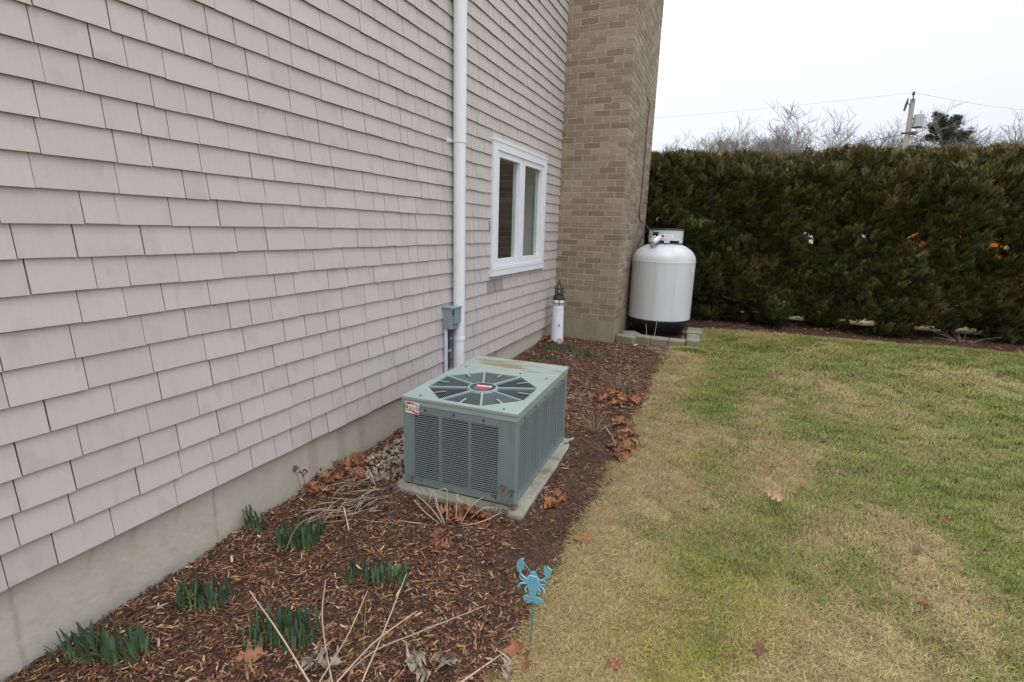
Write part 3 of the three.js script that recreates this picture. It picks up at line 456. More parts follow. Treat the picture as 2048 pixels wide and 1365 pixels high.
  const bTex = tex(512, 512, (u, v) => mul3(mix3([0.15, 0.142, 0.10], [0.245, 0.232, 0.18], fbm(u * 8, v * 8, 4, 8)), (0.78 + 0.4 * fbm(u * 70, v * 70, 2, 70)) * (1 - 0.3 * sst(0.55, 0.75, fbm(u * 5 + 2, v * 5, 3, 5)))));
  const mBl = M(null, 0.95, { map: bTex, bumpMap: concreteBump, bumpScale: 0.004 });
  const blocks = [[0.925, -6.13, 0.235, 0.15, 0.10, -0.25, 'end edging block nearest the chimney footing'], [1.115, -6.175, 0.195, 0.15, 0.105, -0.12, 'second edging block from the chimney, dried stem in front'], [1.31, -6.185, 0.215, 0.16, 0.10, -0.02, 'middle edging block below the front of the propane tank'], [1.51, -6.175, 0.2, 0.16, 0.10, 0.02, 'edging block just short of the large corner block'], [1.68, -6.3, 0.15, 0.40, 0.12, 0.05, 'large corner edging block beside the dark gravel'], [0.93, -6.36, 0.2, 0.2, 0.09, 0.6, 'mossy loose block behind the edging beside the chimney'], [1.66, -6.78, 0.19, 0.36, 0.11, 0.03, 'rear edging block along the far side of the tank']];
  for (const [x, z, w, d, h, a, lab] of blocks) { const g = new RoundedBoxGeometry(w - 0.006, h + 0.08, d, 3, 0.018), uv = g.attributes.uv, p = g.attributes.position; for (let i = 0; i < uv.count; i++) uv.setXY(i, p.getX(i) + p.getY(i) + x * 3, p.getZ(i) + p.getY(i) * 0.6); solo('edging_block', g, mBl, 'grey concrete ' + lab, 'paving block', { at: [x, gy(x, z) + h - (h + 0.08) / 2 + 0.005, z], rot: [0, a, 0], group: 'concrete edging blocks around the tank' }); }
}

// ------------------------------------------------------------------ lighthouse ornament
{
  const b = spot(1117, 688), t = thing('garden_lighthouse', 'small white garden lighthouse ornament in the corner of the chimney', 'garden ornament', [0.172, b.y + 0.0, -5.68]);
  const mw = M([0.72, 0.73, 0.77], 0.5), mi = M([0.03, 0.024, 0.02], 0.7), mru = M([0.2, 0.09, 0.03], 0.8);
  const L = (q, m, n, o) => part(n, new THREE.LatheGeometry(q.map((a) => new THREE.Vector2(...a)), 32), m, t, o);
  L([[0.0, 0], [0.098, 0], [0.092, 0.035], [0.08, 0.05], [0.0, 0.05]], M([0.10, 0.14, 0.17], 0.8), 'rock_base');
  L([[0.078, 0.045], [0.076, 0.06], [0.0655, 0.44], [0.068, 0.442], [0.068, 0.455], [0.064, 0.458], [0.063, 0.49], [0.072, 0.5], [0.072, 0.505], [0, 0.505]], mw, 'tower');
  L([[0.0, 0.504], [0.076, 0.504], [0.077, 0.512], [0.064, 0.513], [0.064, 0.55], [0.0, 0.55]], mw, 'gallery');
  const rl = new GB(); for (const y of [0.512, 0.55]) { const g = new THREE.TorusGeometry(0.082, 0.0028, 6, 40); g.rotateX(Math.PI / 2); rl.add(g, new THREE.Matrix4().makeTranslation(0, y, 0)); } for (let k = 0; k < 10; k++) { const a = k * Math.PI / 5; rl.tube([[0.082 * Math.cos(a), 0.505, 0.082 * Math.sin(a)], [0.082 * Math.cos(a), 0.553, 0.082 * Math.sin(a)]], 0.0022, 5); } part('railing', rl.get(), mi, t);
  L([[0, 0.55], [0.066, 0.55], [0.068, 0.56], [0.06, 0.575], [0.055, 0.6], [0, 0.6]], mi, 'lantern_base');
  const cg = new GB(); for (let k = 0; k < 8; k++) { const a = k * Math.PI / 4, c = Math.cos(a), s = Math.sin(a); cg.tube([[0.046 * c, 0.595, 0.046 * s], [0.046 * c, 0.672, 0.046 * s], [0.056 * c, 0.676, 0.056 * s], [0.03 * c, 0.71, 0.03 * s], [0.012 * c, 0.738, 0.012 * s], [0, 0.765, 0]], 0.0036, 5); } for (const [y, r] of [[0.605, 0.047], [0.636, 0.047], [0.674, 0.055]]) { const g = new THREE.TorusGeometry(r, 0.0042, 6, 32); g.rotateX(Math.PI / 2); cg.add(g, new THREE.Matrix4().makeTranslation(0, y, 0)); } cg.tube([[0, 0.755, 0], [0, 0.785, 0]], [0.006, 0.003], 6); part('lantern_cage', cg.get(), mi, t);
  part('lamp', new THREE.SphereGeometry(0.018, 14, 10), new THREE.MeshPhysicalMaterial({ color: 0xdfe4e0, roughness: 0.1, transmission: 0.7, thickness: 0.02 }), t, { at: [0, 0.636, 0] });
  const view = 0.31; const onT = (a, r, y) => [r * Math.sin(view + a), y, r * Math.cos(view + a)];
  const w = new GB(); for (const y of [0.255, 0.238]) { const p = onT(0.25, 0.0705, y); w.box(p[0] - 0.007, y - 0.006, p[2] - 0.003, p[0] + 0.007, y + 0.006, p[2] + 0.005); } part('window', w.get(), M([0.02, 0.022, 0.03], 0.4), t);
  const ru = new GB(); const p = onT(0.2, 0.068, 0.5); ru.box(p[0] - 0.004, 0.488, p[2] - 0.004, p[0] + 0.004, 0.56, p[2] + 0.004); part('rust_streak', ru.get(), mru, t);
  const hc = onT(0.35, 0.085, 0), hs = new GB(); hs.box(hc[0] - 0.02, 0.01, hc[2] - 0.02, hc[0] + 0.025, 0.068, hc[2] + 0.02); hs.quad([hc[0] - 0.02, 0.068, hc[2] + 0.02], [hc[0] + 0.025, 0.068, hc[2] + 0.02], [hc[0] + 0.0025, 0.095, hc[2] + 0.02], [hc[0] + 0.0024, 0.095, hc[2] + 0.02]); const cot = part('cottage', hs.get(), mw, t);
  const rf = new GB(); for (const s of [-1, 1]) rf.quad([hc[0] + 0.0025 + s * 0.032, 0.062, hc[2] + 0.028], [hc[0] + 0.0025 + s * 0.032, 0.062, hc[2] - 0.03], [hc[0] + 0.0025, 0.1, hc[2] - 0.03], [hc[0] + 0.0025, 0.1, hc[2] + 0.028]); part('roof', rf.get(), M([0.55, 0.2, 0.2], 0.7), cot);
  const dw = new GB(); dw.box(hc[0] - 0.006, 0.034, hc[2] + 0.0202, hc[0] + 0.008, 0.048, hc[2] + 0.022); part('window', dw.get(), M([0.12, 0.17, 0.2], 0.5), cot);
}

// ------------------------------------------------------------------ lobster stake
{
  const b = spot(1061, 1308), t = thing('lobster_stake', 'turquoise metal lobster on a thin garden stake at the lawn edge', 'garden stake', P3(b), 0.12);
  const m = M([0.17, 0.42, 0.50], 0.38, { metalness: 0.15, bumpMap: bumpTex, bumpScale: 0.0003 }), K = 0.00034, U = (u) => (u - 530) * K, Y = (v) => (1090 - v) * K * 1.16;
  const flat = (pts, d = 0.003, z = 0) => { const s = new THREE.Shape(); s.moveTo(U(pts[0][0]), Y(pts[0][1])); s.splineThru(pts.slice(1).concat([pts[0]]).map((p) => new THREE.Vector2(U(p[0]), Y(p[1])))); const g = new THREE.ExtrudeGeometry(s, { depth: d, bevelEnabled: true, bevelSize: 0.0006, bevelThickness: 0.0006, bevelSegments: 1, curveSegments: 4 }); g.translate(0, 0, z); return g; };
  const body = new GB(), V0 = 270, V1 = 490, NR = 11; const hw = (v) => (v < 300 ? mix(36, 62, (v - 270) / 30) : v < 350 ? mix(62, 70, (v - 300) / 50) : mix(70, 22, (v - 350) / 140));
  for (let k = 0; k < NR * 2; k++) { const va = mix(V0, V1, k / (NR * 2)), vb = mix(V0, V1, (k + 1) / (NR * 2)), za = k % 2 ? 0.009 : 0.001, zb = k % 2 ? 0.001 : 0.009; body.quad([U(530 - hw(vb)), Y(vb), zb], [U(530 + hw(vb)), Y(vb), zb], [U(530 + hw(va)), Y(va), za], [U(530 - hw(va)), Y(va), za]); }
  body.quad([U(530 - 60), Y(300), 0], [U(530 + 60), Y(300), 0], [U(530 + 20), Y(490), 0], [U(530 - 20), Y(490), 0]);
  part('body', body.get(), m, t);
  part('head', flat([[500, 278], [505, 245], [530, 240], [552, 248], [560, 278], [530, 285]], 0.003, 0.001), m, t);
  part('claw', flat([[385, 275], [356, 235], [356, 180], [385, 145], [420, 132], [412, 160], [428, 168], [428, 215], [405, 250]], 0.004, 0.002), m, t);
  part('claw', flat([[668, 278], [640, 235], [632, 180], [645, 158], [652, 178], [665, 158], [690, 172], [712, 190], [700, 240], [685, 265]], 0.004, 0.002), m, t);
  const arm = (pts, r) => { const g = new GB(); const c = new THREE.CatmullRomCurve3(pts.map((p) => V(U(p[0]), Y(p[1]), p[2] ?? 0.002))); const P = c.getPoints(12); g.tube(P.map(P3), r, 6); return g.get(); };
  for (const a of [[[385, 270], [405, 300], [450, 325], [470, 335]], [[668, 272], [640, 295], [600, 315], [585, 325]]]) part('arm', arm(a, 0.0042), m, t);
  for (const a of [[[388, 290], [385, 320], [410, 345], [465, 345]], [[668, 300], [665, 330], [640, 350], [595, 350]]]) part('leg', arm(a, 0.0026), m, t);
  for (const a of [[[378, 405, 0.012], [400, 375, 0.008], [455, 368]], [[655, 415, 0.012], [645, 385, 0.008], [598, 372]], [[465, 445, 0.01], [452, 415, 0.006], [475, 395]], [[590, 440, 0.01], [602, 410, 0.006], [580, 392]]]) part('leg', arm(a, 0.0036), m, t);
  for (const a of [[[500, 290], [490, 240, 0.004], [455, 185, 0.01], [415, 135, 0.016]], [[540, 285], [548, 240, 0.004], [568, 200, 0.01], [600, 172, 0.016]]]) part('antenna', arm(a, 0.0016), m, t);
  part('tail_fan', flat([[525, 490], [480, 488], [440, 495], [428, 520], [445, 540], [468, 535], [485, 556], [515, 545], [530, 530]], 0.003, 0.0015), m, t);
  part('tail_fan', flat([[532, 490], [575, 488], [615, 492], [634, 515], [618, 540], [598, 536], [578, 556], [548, 545], [532, 530]], 0.003, 0.0015), m, t);
  const s = new GB(); s.tube([[0, -0.03, -0.002], [0, Y(470), -0.002]], 0.0032, 8); part('stake', s.get(), M([0.11, 0.26, 0.29], 0.4, { metalness: 0.2 }), t);
}

// ------------------------------------------------------------------ daffodil shoots
{
  const r = rng(333), gl = [];
  for (let k = 0; k < 4; k++) { // strap leaves, blunt tips, slightly folded and bent
    const b = new GB(), n = 6, bend = [0.012, -0.01, 0.03, 0.02][k], w0 = 0.0046; const pt = (s, e) => { const y = s, w = w0 * (s < 0.85 ? 0.8 + 0.35 * s : (1.1 * Math.sqrt(Math.max(0.02, 1 - Math.pow((s - 0.85) / 0.15, 2))))); return [e * w, y, bend * s * s * 8 * 0.12 + Math.abs(e) * 0.0022]; };
    const colr = (s) => mix3([1.7, 1.75, 0.7], [1, 1, 1], sst(0.05, 0.4, s));
    for (let i = 0; i < n; i++) for (const [e, f] of [[-1, 0], [0, 1]]) { const a = i / n, c = (i + 1) / n; b.quad(pt(a, e), pt(a, f), pt(c, f), pt(c, e), colr((a + c) / 2)); }
    gl.push(b.get());
  }
  const mats = [[0.08, 0.14, 0.08], [0.105, 0.165, 0.085], [0.068, 0.12, 0.072], [0.135, 0.19, 0.085]].map((c) => M(c, 0.5, { vertexColors: true }));
  const clumps = [ // base in photograph, spread, count, height, what sets it apart
    [212, 1318, 0.105, 0.045, 38, 0.125, 'loose clump of daffodil shoots closest to the camera by the foundation'],
    [415, 1210, 0.07, 0.05, 30, 0.115, 'daffodil shoots in open mulch between the nearest clump and the wilted stems'],
    [602, 1095, 0.06, 0.05, 40, 0.125, 'dense dark daffodil shoots half covered by dry stems'],
    [497, 1072, 0.055, 0.03, 13, 0.13, 'thin few daffodil shoots right against the foundation wall'],
    [755, 1172, 0.085, 0.03, 26, 0.115, 'row of daffodil shoots with a pale green sprout at its end'],
    [567, 1292, 0.085, 0.05, 40, 0.12, 'daffodil shoots crossed by the long pale stalks'],
    [1116, 704, 0.11, 0.06, 34, 0.085, 'short daffodil shoots at the foot of the lighthouse ornament'],
    [1092, 723, 0.1, 0.05, 26, 0.07, 'short daffodil shoots behind the air conditioner, nearest the wall'],
    [1182, 719, 0.15, 0.05, 34, 0.07, 'wide low patch of daffodil shoots in front of the chimney footing']];
  for (const [px, py, sx, sz, n, h, lab] of clumps) {
    const b = spot(px, py), t = thing('daffodil_clump', lab, 'plant', [b.x, bedH(b.x, b.z) - 0.005, b.z], 0.38, 'daffodil shoots in the mulch');
    for (let k = 0; k < n * 2.1; k++) { const a = rr(-1.45, 1.45, r) , c = rr(-1.1, 1.1, r), hh = h * rr(0.5, 1.15, r); const l = part('leaf', gl[Math.floor(r() * 4)], mats[Math.floor(r() * r() * 4)], t, { at: [a * sx, -0.004, c * sz], rot: [rr(-0.1, 0.1, r), rr(-0.9, 0.9, r), rr(-0.1, 0.1, r)] }); l.scale.set(rr(0.8, 1.3, r), hh, 1); }
    if (px === 755) { const g = new GB(); for (let k = 0; k < 12; k++) { const a = k * 0.9, rad = 0.016; const bx = 0.085, q = [bx + rad * Math.cos(a), 0.05 + 0.012 * (k % 3), rad * Math.sin(a)]; g.quad([bx, 0.03, 0], [q[0] - 0.008, q[1], q[2] + 0.008], [q[0] * 1.05 + 0.004, q[1] + 0.012, q[2] * 1.1], [q[0] + 0.008, q[1], q[2] - 0.008]); } part('sprout', g.get(), M([0.12, 0.22, 0.07], 0.6), t, { label: 'pale green leafy sprout' }); }
  }
}

// ------------------------------------------------------------------ fallen oak leaves
const leafG = [], leafM = [[0.235, 0.092, 0.042], [0.19, 0.072, 0.034], [0.28, 0.125, 0.06], [0.145, 0.06, 0.033], [0.25, 0.105, 0.035]].map((c) => M(c, 0.75, { vertexColors: true, bumpMap: bumpTex, bumpScale: 0.0005 }));
{
  const r = rng(88);
  for (let k = 0; k < 6; k++) {
    const b = new GB(), n = 22, cu = rr(0.5, 1.6, r), bd = rr(-0.5, 0.8, r), tw = rr(-0.8, 0.8, r), ph = rr(0, 1, r), L = 0.13;
    const half = (s, sg) => { const env = 0.42 * Math.pow(Math.sin(Math.PI * Math.min(1, 0.06 + s * 0.95)), 0.7) * (0.55 + 0.6 * s); const lob = 0.5 + 0.5 * Math.cos(2 * Math.PI * (s * 3.6 + ph * 0.3 + (sg > 0 ? 0.12 : 0))); return Math.max(0.012, env * (0.26 + 0.95 * Math.pow(lob, 0.8))); };
    const pt = (s, e, sg) => { const w = half(s, sg) * e * sg, sw = s + Math.abs(e) * 0.1; const y = cu * w * w * 1.3 + bd * (s - 0.5) * (s - 0.5) + 0.06 * Math.sin(9 * s + 4 * w + k) + tw * w * (s - 0.4); return [w * L, y * L, (sw - 0.5) * L]; };
    for (let i = 0; i < n; i++) for (const sg of [-1, 1]) for (const [e, f] of [[0, 0.5], [0.5, 1]]) { const s = i / n, q = (i + 1) / n, c = mul3([1, 1, 1], 0.88 + 0.24 * vn(i * 0.7 + k, e * 3 + sg * 5)); b.quad(pt(s, e, sg), pt(s, f, sg), pt(q, f, sg), pt(q, e, sg), e === 0 && sg > 0 ? mul3(c, 1.12) : c); }
    b.tube([[0, bd * 0.25 * L, -0.5 * L], [0.003, bd * 0.3 * L + 0.004, -0.68 * L]], 0.0013, 4);
    const g = b.get(); g.computeVertexNormals(); leafG.push(g);
  }
}
{
  const r = rng(404);
  const piles = [ // where, spread, how many, label
    [668, 962, 0.17, 0.26, 75, 0.06, 'heap of rust brown oak leaves against the foundation by the gravel'],
    [668, 1040, 0.13, 0.09, 18, 0.03, 'few brown oak leaves behind the half covered daffodil shoots'],
    [930, 1040, 0.15, 0.08, 34, 0.035, 'orange brown oak leaves caught below the air conditioner pad'],
    [878, 1104, 0.06, 0.05, 4, 0.02, 'pair of tan oak leaves on bare mulch in front of the air conditioner'],
    [1240, 806, 0.20, 0.26, 50, 0.05, 'brown oak leaves drifted along the lawn edge behind the air conditioner'],
    [1250, 892, 0.10, 0.27, 46, 0.04, 'red brown oak leaves along the lawn edge beside the air conditioner'],
    [1232, 858, 0.10, 0.10, 9, 0.03, 'small group of pinkish brown oak leaves between the two lawn edge drifts'],
    [1088, 690, 0.12, 0.14, 12, 0.04, 'dark oak leaves gathered behind the lighthouse ornament'],
    [1110, 1010, 0.06, 0.10, 8, 0.02, 'scattered oak leaves beside the near corner of the concrete pad']];
  for (const [px, py, sx, sz, n, h, lab] of piles) {
    const b = spot(px, py), t = thing('leaf_pile', lab, 'leaves', [b.x, bedH(b.x, b.z), b.z], 0, 'drifts of oak leaves in the bed');
    for (let k = 0; k < n; k++) { let x, z; do { x = rr(-1, 1, r); z = rr(-1, 1, r); } while (x * x + z * z > 1); const l = part('leaf', leafG[Math.floor(r() * 6)], leafM[Math.floor(r() * 5)], t, { at: [x * sx, rr(0.004, h, r) * (1.2 - x * x - z * z), z * sz], rot: [rr(-0.7, 0.7, r), rr(0, 6.3, r), rr(-0.7, 0.7, r)] }); const s = rr(0.42, 0.8, r); l.scale.set(s, s, s); }
  }
  const singles = [[1543, 1020, 0.045, 0.95, 3, 'curled pale tan leaf standing up in the middle of the lawn', [0.25, 1.1, 0.55], M([0.34, 0.225, 0.115], 0.75, { vertexColors: true })], [1032, 1332, 0.012, 1.15, 0, 'large orange brown oak leaf at the foot of the lobster stake', [0.25, 0.6, 0.1]], [495, 1330, 0.012, 0.95, 2, 'rust brown oak leaf below the daffodil shoots near the pale stalks', [0.3, 2.2, 0.1]], [1840, 1232, 0.02, 0.9, 1, 'dull brown oak leaf sunk in the grass nearest the right foreground', [0.1, 1.2, 0.1]], [1512, 1328, 0.02, 0.9, 3, 'half hidden brown oak leaf in the moss at the bottom of the lawn', [0.2, 0.3, 0.2]], [1160, 1092, 0.012, 0.8, 0, 'red oak leaf on dark soil at the lawn edge', [0.2, 1.7, 0]], [1152, 1122, 0.012, 0.7, 2, 'small orange oak leaf just below the red one at the lawn edge', [0.2, 0.4, 0]], [1602, 992, 0.02, 0.7, 4, 'small pinkish leaf just beyond the curled tan leaf on the lawn', [0.15, 0.9, 0]], [1885, 1063, 0.02, 0.8, 1, 'thin dark twig like leaf on the right half of the lawn', [0.3, 0.8, 0.6]], [1828, 1125, 0.02, 0.9, 3, 'long brown leaf lying flat in straw coloured grass', [0.1, 2.4, 0]], [2042, 868, 0.02, 0.9, 1, 'dark brown leaf upright at the right edge of the lawn', [0.8, 0.4, 0.5]], [1798, 816, 0.02, 0.9, 0, 'reddish leaf far out on the greener lawn', [0.1, 0.4, 0]], [1990, 826, 0.02, 0.7, 2, 'orange leaf beyond the upright dark leaf', [0.2, 1.4, 0]], [1993, 760, 0.02, 0.9, 4, 'tan leaf near the hedge bed at the far right', [0.2, 1.0, 0]], [1452, 1110, 0.018, 0.6, 3, 'faint tan leaf left of the mossy patch on the lawn', [0.1, 0.2, 0]], [1340, 935, 0.018, 0.6, 2, 'small orange leaf in pale grass beside the bed', [0.1, 2.0, 0]], [1225, 1355, 0.012, 0.9, 0, 'rust leaf in straw grass at the very bottom of the photo', [0.2, 0.8, 0]], [1410, 1033, 0.018, 0.7, 4, 'flat tan leaf left of the curled one on the lawn', [0.05, 2.8, 0]]];
  for (const [px, py, h, s, v, lab, rot, m] of singles) { const b = spot(px, py), on = b.x > bedEdge(b.z) + 0.02; solo('oak_leaf', leafG[v], m ?? leafM[v % 5], lab, 'leaf', { at: [b.x, (on ? lawnH(b.x, b.z) + 0.008 : bedH(b.x, b.z)) + h, b.z], rot, group: 'single fallen leaves' }).scale.setScalar(s * (on ? (px === 1543 ? 0.8 : 0.42) : 0.9)); }
}

// ------------------------------------------------------------------ dry stalks, wilted stems, seed heads
{
  const r = rng(606), mS = M(null, 0.8, { vertexColors: true });
  const stalk = (pts, r0, r1, par, name = 'stem', col = [0.42, 0.335, 0.225]) => { // pts: photograph position and height above ground
    const c = new THREE.CatmullRomCurve3(pts.map((p) => spot(...p))), P = c.getPoints(14), g = new GB(); g.tube(P.map(P3), P.map((_, i) => mix(r0, r1, i / 14)), 6, (s) => mul3(col, 0.85 + 0.3 * vn(s * 9, r0 * 900))); return part(name, g.get(), mS, par);
  };
  const t = thing('dry_stalks', 'long pale dry stalks fanning out over the mulch in the foreground', 'dead plant');
  stalk([[640, 1400, 0.02], [618, 1365, 0.05], [560, 1270, 0.12], [499, 1183, 0.15]], 0.0042, 0.0022, t);
  stalk([[672, 1400, 0.02], [664, 1365, 0.04], [644, 1235, 0.12], [651, 1160, 0.16]], 0.0038, 0.0018, t, 'stem', [0.34, 0.27, 0.19]);
  stalk([[615, 1410, 0.02], [639, 1365, 0.04], [692, 1278, 0.12], [735, 1182, 0.16]], 0.0034, 0.0016, t, 'stem', [0.38, 0.3, 0.2]);
  stalk([[715, 1390, 0.02], [724, 1365, 0.04], [763, 1274, 0.1], [813, 1148, 0.16]], 0.0036, 0.0017, t);
  stalk([[650, 1390, 0.02], [674, 1365, 0.04], [749, 1285, 0.1], [834, 1223, 0.14]], 0.0036, 0.0018, t);
  stalk([[690, 1350, 0.03], [749, 1303, 0.05], [834, 1267, 0.07], [971, 1212, 0.09]], 0.0034, 0.0016, t, 'stem', [0.36, 0.26, 0.19]);
  stalk([[728, 1365, 0.02], [728, 1270, 0.08], [732, 1195, 0.14]], 0.002, 0.0012, t, 'stem', [0.2, 0.13, 0.09]);
  const t2 = thing('dry_twig', 'single pale twig lying on the mulch below the lobster stake', 'twig'); stalk([[905, 1378, 0.03], [985, 1322, 0.035], [1053, 1278, 0.03]], 0.004, 0.0022, t2);
  // bent straw stems by the air conditioner
  const t3 = thing('wilted_plant', 'bent straw coloured stems of a wilted plant in front of the air conditioner', 'dead plant');
  const w3 = [[[893, 1058, 0], [872, 1010, 0.1], [868, 985, 0.17], [862, 983, 0.17]], [[893, 1058, 0], [878, 1020, 0.1], [866, 982, 0.18], [858, 1005, 0.13]], [[893, 1056, 0], [894, 1005, 0.12], [892, 979, 0.19], [873, 982, 0.18]], [[890, 1055, 0], [860, 1015, 0.1], [832, 990, 0.16]], [[888, 1055, 0], [850, 1025, 0.07], [828, 1000, 0.12]], [[912, 1045, 0.02], [913, 1010, 0.1], [916, 988, 0.16], [914, 997, 0.15], [940, 1012, 0.12]], [[930, 1050, 0.01], [955, 1025, 0.07], [970, 1016, 0.09], [1000, 1018, 0.06]], [[920, 1050, 0.02], [945, 1010, 0.12], [967, 994, 0.15]], [[900, 1055, 0.0], [960, 1045, 0.05], [1010, 1022, 0.07]], [[890, 1055, 0.0], [820, 1045, 0.03], [790, 1040, 0.02]]];
  for (const p of w3) stalk(p, 0.0028, 0.0016, t3, 'stem', [0.44, 0.36, 0.26]);
  // tangle of grey stems by the wall
  const t4 = thing('stem_tangle', 'tangle of grey dead stems over leaves beside the foundation wall', 'dead plant');
  for (let k = 0; k < 90; k++) { const px = rr(590, 800, r), py = mix(1030, 985, (px - 590) / 210) + rr(-45, 45, r); const a = rr(-0.2, 1.4, r), l = rr(30, 95, r), h = rr(0.02, 0.13, r), dx = l * Math.cos(a), dy = -l * Math.sin(a) * 0.6; if (px + dx > 800) continue; stalk([[px, py, 0.005], [px + dx * 0.4, py + dy * 0.6, h], [px + dx, py + dy, h * rr(0.6, 1.1, r)]], 0.0024, 0.0013, t4, 'stem', mix3([0.22, 0.17, 0.14], [0.46, 0.40, 0.33], r())); }
  stalk([[700, 1072, 0.01], [694, 1045, 0.06], [687, 1015, 0.11]], 0.003, 0.0022, t4, 'stem', [0.58, 0.52, 0.44]); stalk([[752, 975, 0.03], [742, 950, 0.09], [733, 936, 0.13]], 0.0024, 0.0018, t4, 'stem', [0.58, 0.52, 0.44]);
  stalk([[570, 1105, 0.02], [590, 1060, 0.12], [615, 1038, 0.14], [660, 1035, 0.1]], 0.002, 0.001, t4, 'stem', [0.36, 0.29, 0.24]); stalk([[605, 1030, 0.05], [650, 1020, 0.12], [690, 1020, 0.08]], 0.002, 0.001, t4, 'stem', [0.36, 0.29, 0.24]);
  // stonecrop seed heads
  const hd = new GB(); { const q = rng(7); for (let k = 0; k < 46; k++) { const a = q() * 6.28, d = Math.sqrt(q()) * 0.03, x = d * Math.cos(a), z = d * Math.sin(a), y = 0.014 * (1 - d * d / 0.0009) + q() * 0.007, s = rr(0.0026, 0.005, q); const g = new THREE.OctahedronGeometry(s); g.translate(x, y, z); hd.add(g); } for (let k = 0; k < 9; k++) { const a = k * 0.7; hd.tube([[0, -0.03, 0], [0.02 * Math.cos(a), 0.004, 0.02 * Math.sin(a)]], 0.0009, 4, WHT, false); } }
  const hg = hd.get(), mH = [M([0.085, 0.036, 0.03], 0.9), M([0.12, 0.052, 0.038], 0.9)];
  const seeds = [[598, 945, 604, 1000, 0.2, 'brown seed head of stonecrop beside the foundation, apart from the heap of leaves'], [775, 985, 800, 1030, 0.12, 'dark seed heads of stonecrop between stem tangle and concrete pad'], [772, 962, 790, 1045, 0.17, 'taller dark seed head of stonecrop at the pad corner nearest the wall'], [833, 966, 893, 1056, 0.2, 'dark seed head of stonecrop before the first louvre column'], [1006, 985, 985, 1040, 0.17, 'dark seed heads of stonecrop leaning on the near cabinet corner'], [1018, 1018, 1000, 1045, 0.07, 'low seed head of stonecrop lying on the concrete pad corner'], [720, 1075, 735, 1098, 0.05, 'crushed dark seed head of stonecrop lying in mulch between the daffodil shoots'], [865, 1093, 870, 1108, 0.03, 'dark seed head of stonecrop lying beside the tan leaf pair']];
  seeds.forEach(([px, py, bx, by, h, lab], i) => { const s = thing('stonecrop_seed_head', lab, 'dead plant', [0, 0, 0], 0, 'stonecrop seed heads in the bed'); const n = [1, 4, 2].includes(i) ? 3 : 2; for (let k = 0; k < n; k++) { const ox = (k - (n - 1) / 2) * 17, oy = rr(-9, 9, r); const top = spot(px + ox, py + oy, h); const o = part('seed_head', hg, mH[k % 2], s, { at: P3(top), rot: [rr(-0.4, 0.4, r), rr(0, 6, r), rr(-0.4, 0.4, r)] }); o.scale.setScalar(rr(0.55, 0.85, r)); stalk([[bx + k * 3, by, 0], [mix(bx, px + ox, 0.6) + 3, mix(by, py + oy, 0.55), h * 0.6], [px + ox, py + oy, h - 0.006]], 0.0018, 0.0012, s, 'stem', [0.16, 0.09, 0.07]); } });
  // thin grass clumps and dead stems further back
  const tuft = (px, py, n, sp, h, lab, col, name = 'dead_grass_tuft') => { const b = spot(px, py), o = thing(name, lab, 'dead plant', [b.x, bedH(b.x, b.z), b.z]), g = new GB(); for (let k = 0; k < n; k++) { const a = r() * 6.28, d = sp * Math.sqrt(r()), e = rr(0.3, 1.3, r) * h, x = d * Math.cos(a) * 0.4, z = d * Math.sin(a) * 0.4; g.tube([[x, 0, z], [x + d * Math.cos(a) * 0.5, e * 0.6, z + d * Math.sin(a) * 0.5], [x + d * Math.cos(a) * 1.4, e, z + d * Math.sin(a) * 1.4]], [0.0016, 0.0014, 0.0008], 4, mul3(col, rr(0.7, 1.25, r)), false); } part('stems', g.get(), mS, o); };
  tuft(1240, 785, 34, 0.11, 0.13, 'purplish grey dead stems rising from leaves at the lawn edge', [0.22, 0.165, 0.14]);
  tuft(1190, 870, 40, 0.08, 0.14, 'straw coloured grass tuft beside the far corner of the air conditioner', [0.29, 0.24, 0.13]);
  tuft(1062, 690, 10, 0.06, 0.17, 'few thin dark stems against the foundation before the lighthouse', [0.09, 0.06, 0.045]);
  tuft(1330, 708, 46, 0.15, 0.035, 'flattened pale bunch of dry straw in front of the edging blocks', [0.42, 0.36, 0.27], 'straw_bunch');
  tuft(1152, 802, 26, 0.12, 0.018, 'pale splintered wood debris just behind the air conditioner', [0.44, 0.38, 0.29], 'wood_debris');
  tuft(1560, 652, 30, 0.25, 0.22, 'dry brown sticks at the hedge foot nearest the tank', [0.22, 0.14, 0.10]);
  tuft(1925, 690, 14, 0.2, 0.12, 'pale dry sticks in the hedge bed at the far right', [0.36, 0.28, 0.22]);
  tuft(660, 985, 26, 0.14, 0.04, 'matted straw grass between leaf heap and half covered daffodils', [0.33, 0.27, 0.18]);
  const t6 = thing('standing_weeds', 'two thin tan stems standing before the black tank base', 'dead plant'); stalk([[1293, 690, 0], [1293, 660, 0.15], [1292, 648, 0.21]], 0.0035, 0.0025, t6, 'stem', [0.3, 0.23, 0.16]); stalk([[1307, 682, 0.03], [1312, 655, 0.18], [1316, 632, 0.3]], 0.0035, 0.002, t6, 'stem', [0.3, 0.23, 0.16]);
  const t7 = thing('fallen_twig', 'thin tan twig on the leaves beside the air conditioner', 'twig'); stalk([[1209, 851, 0.06], [1220, 868, 0.05], [1232, 889, 0.03]], 0.0038, 0.003, t7, 'stem', [0.36, 0.28, 0.2]);
  // crumpled pale dead leaves in the foreground
  const pale = M([0.30, 0.245, 0.195], 0.85, { vertexColors: true });
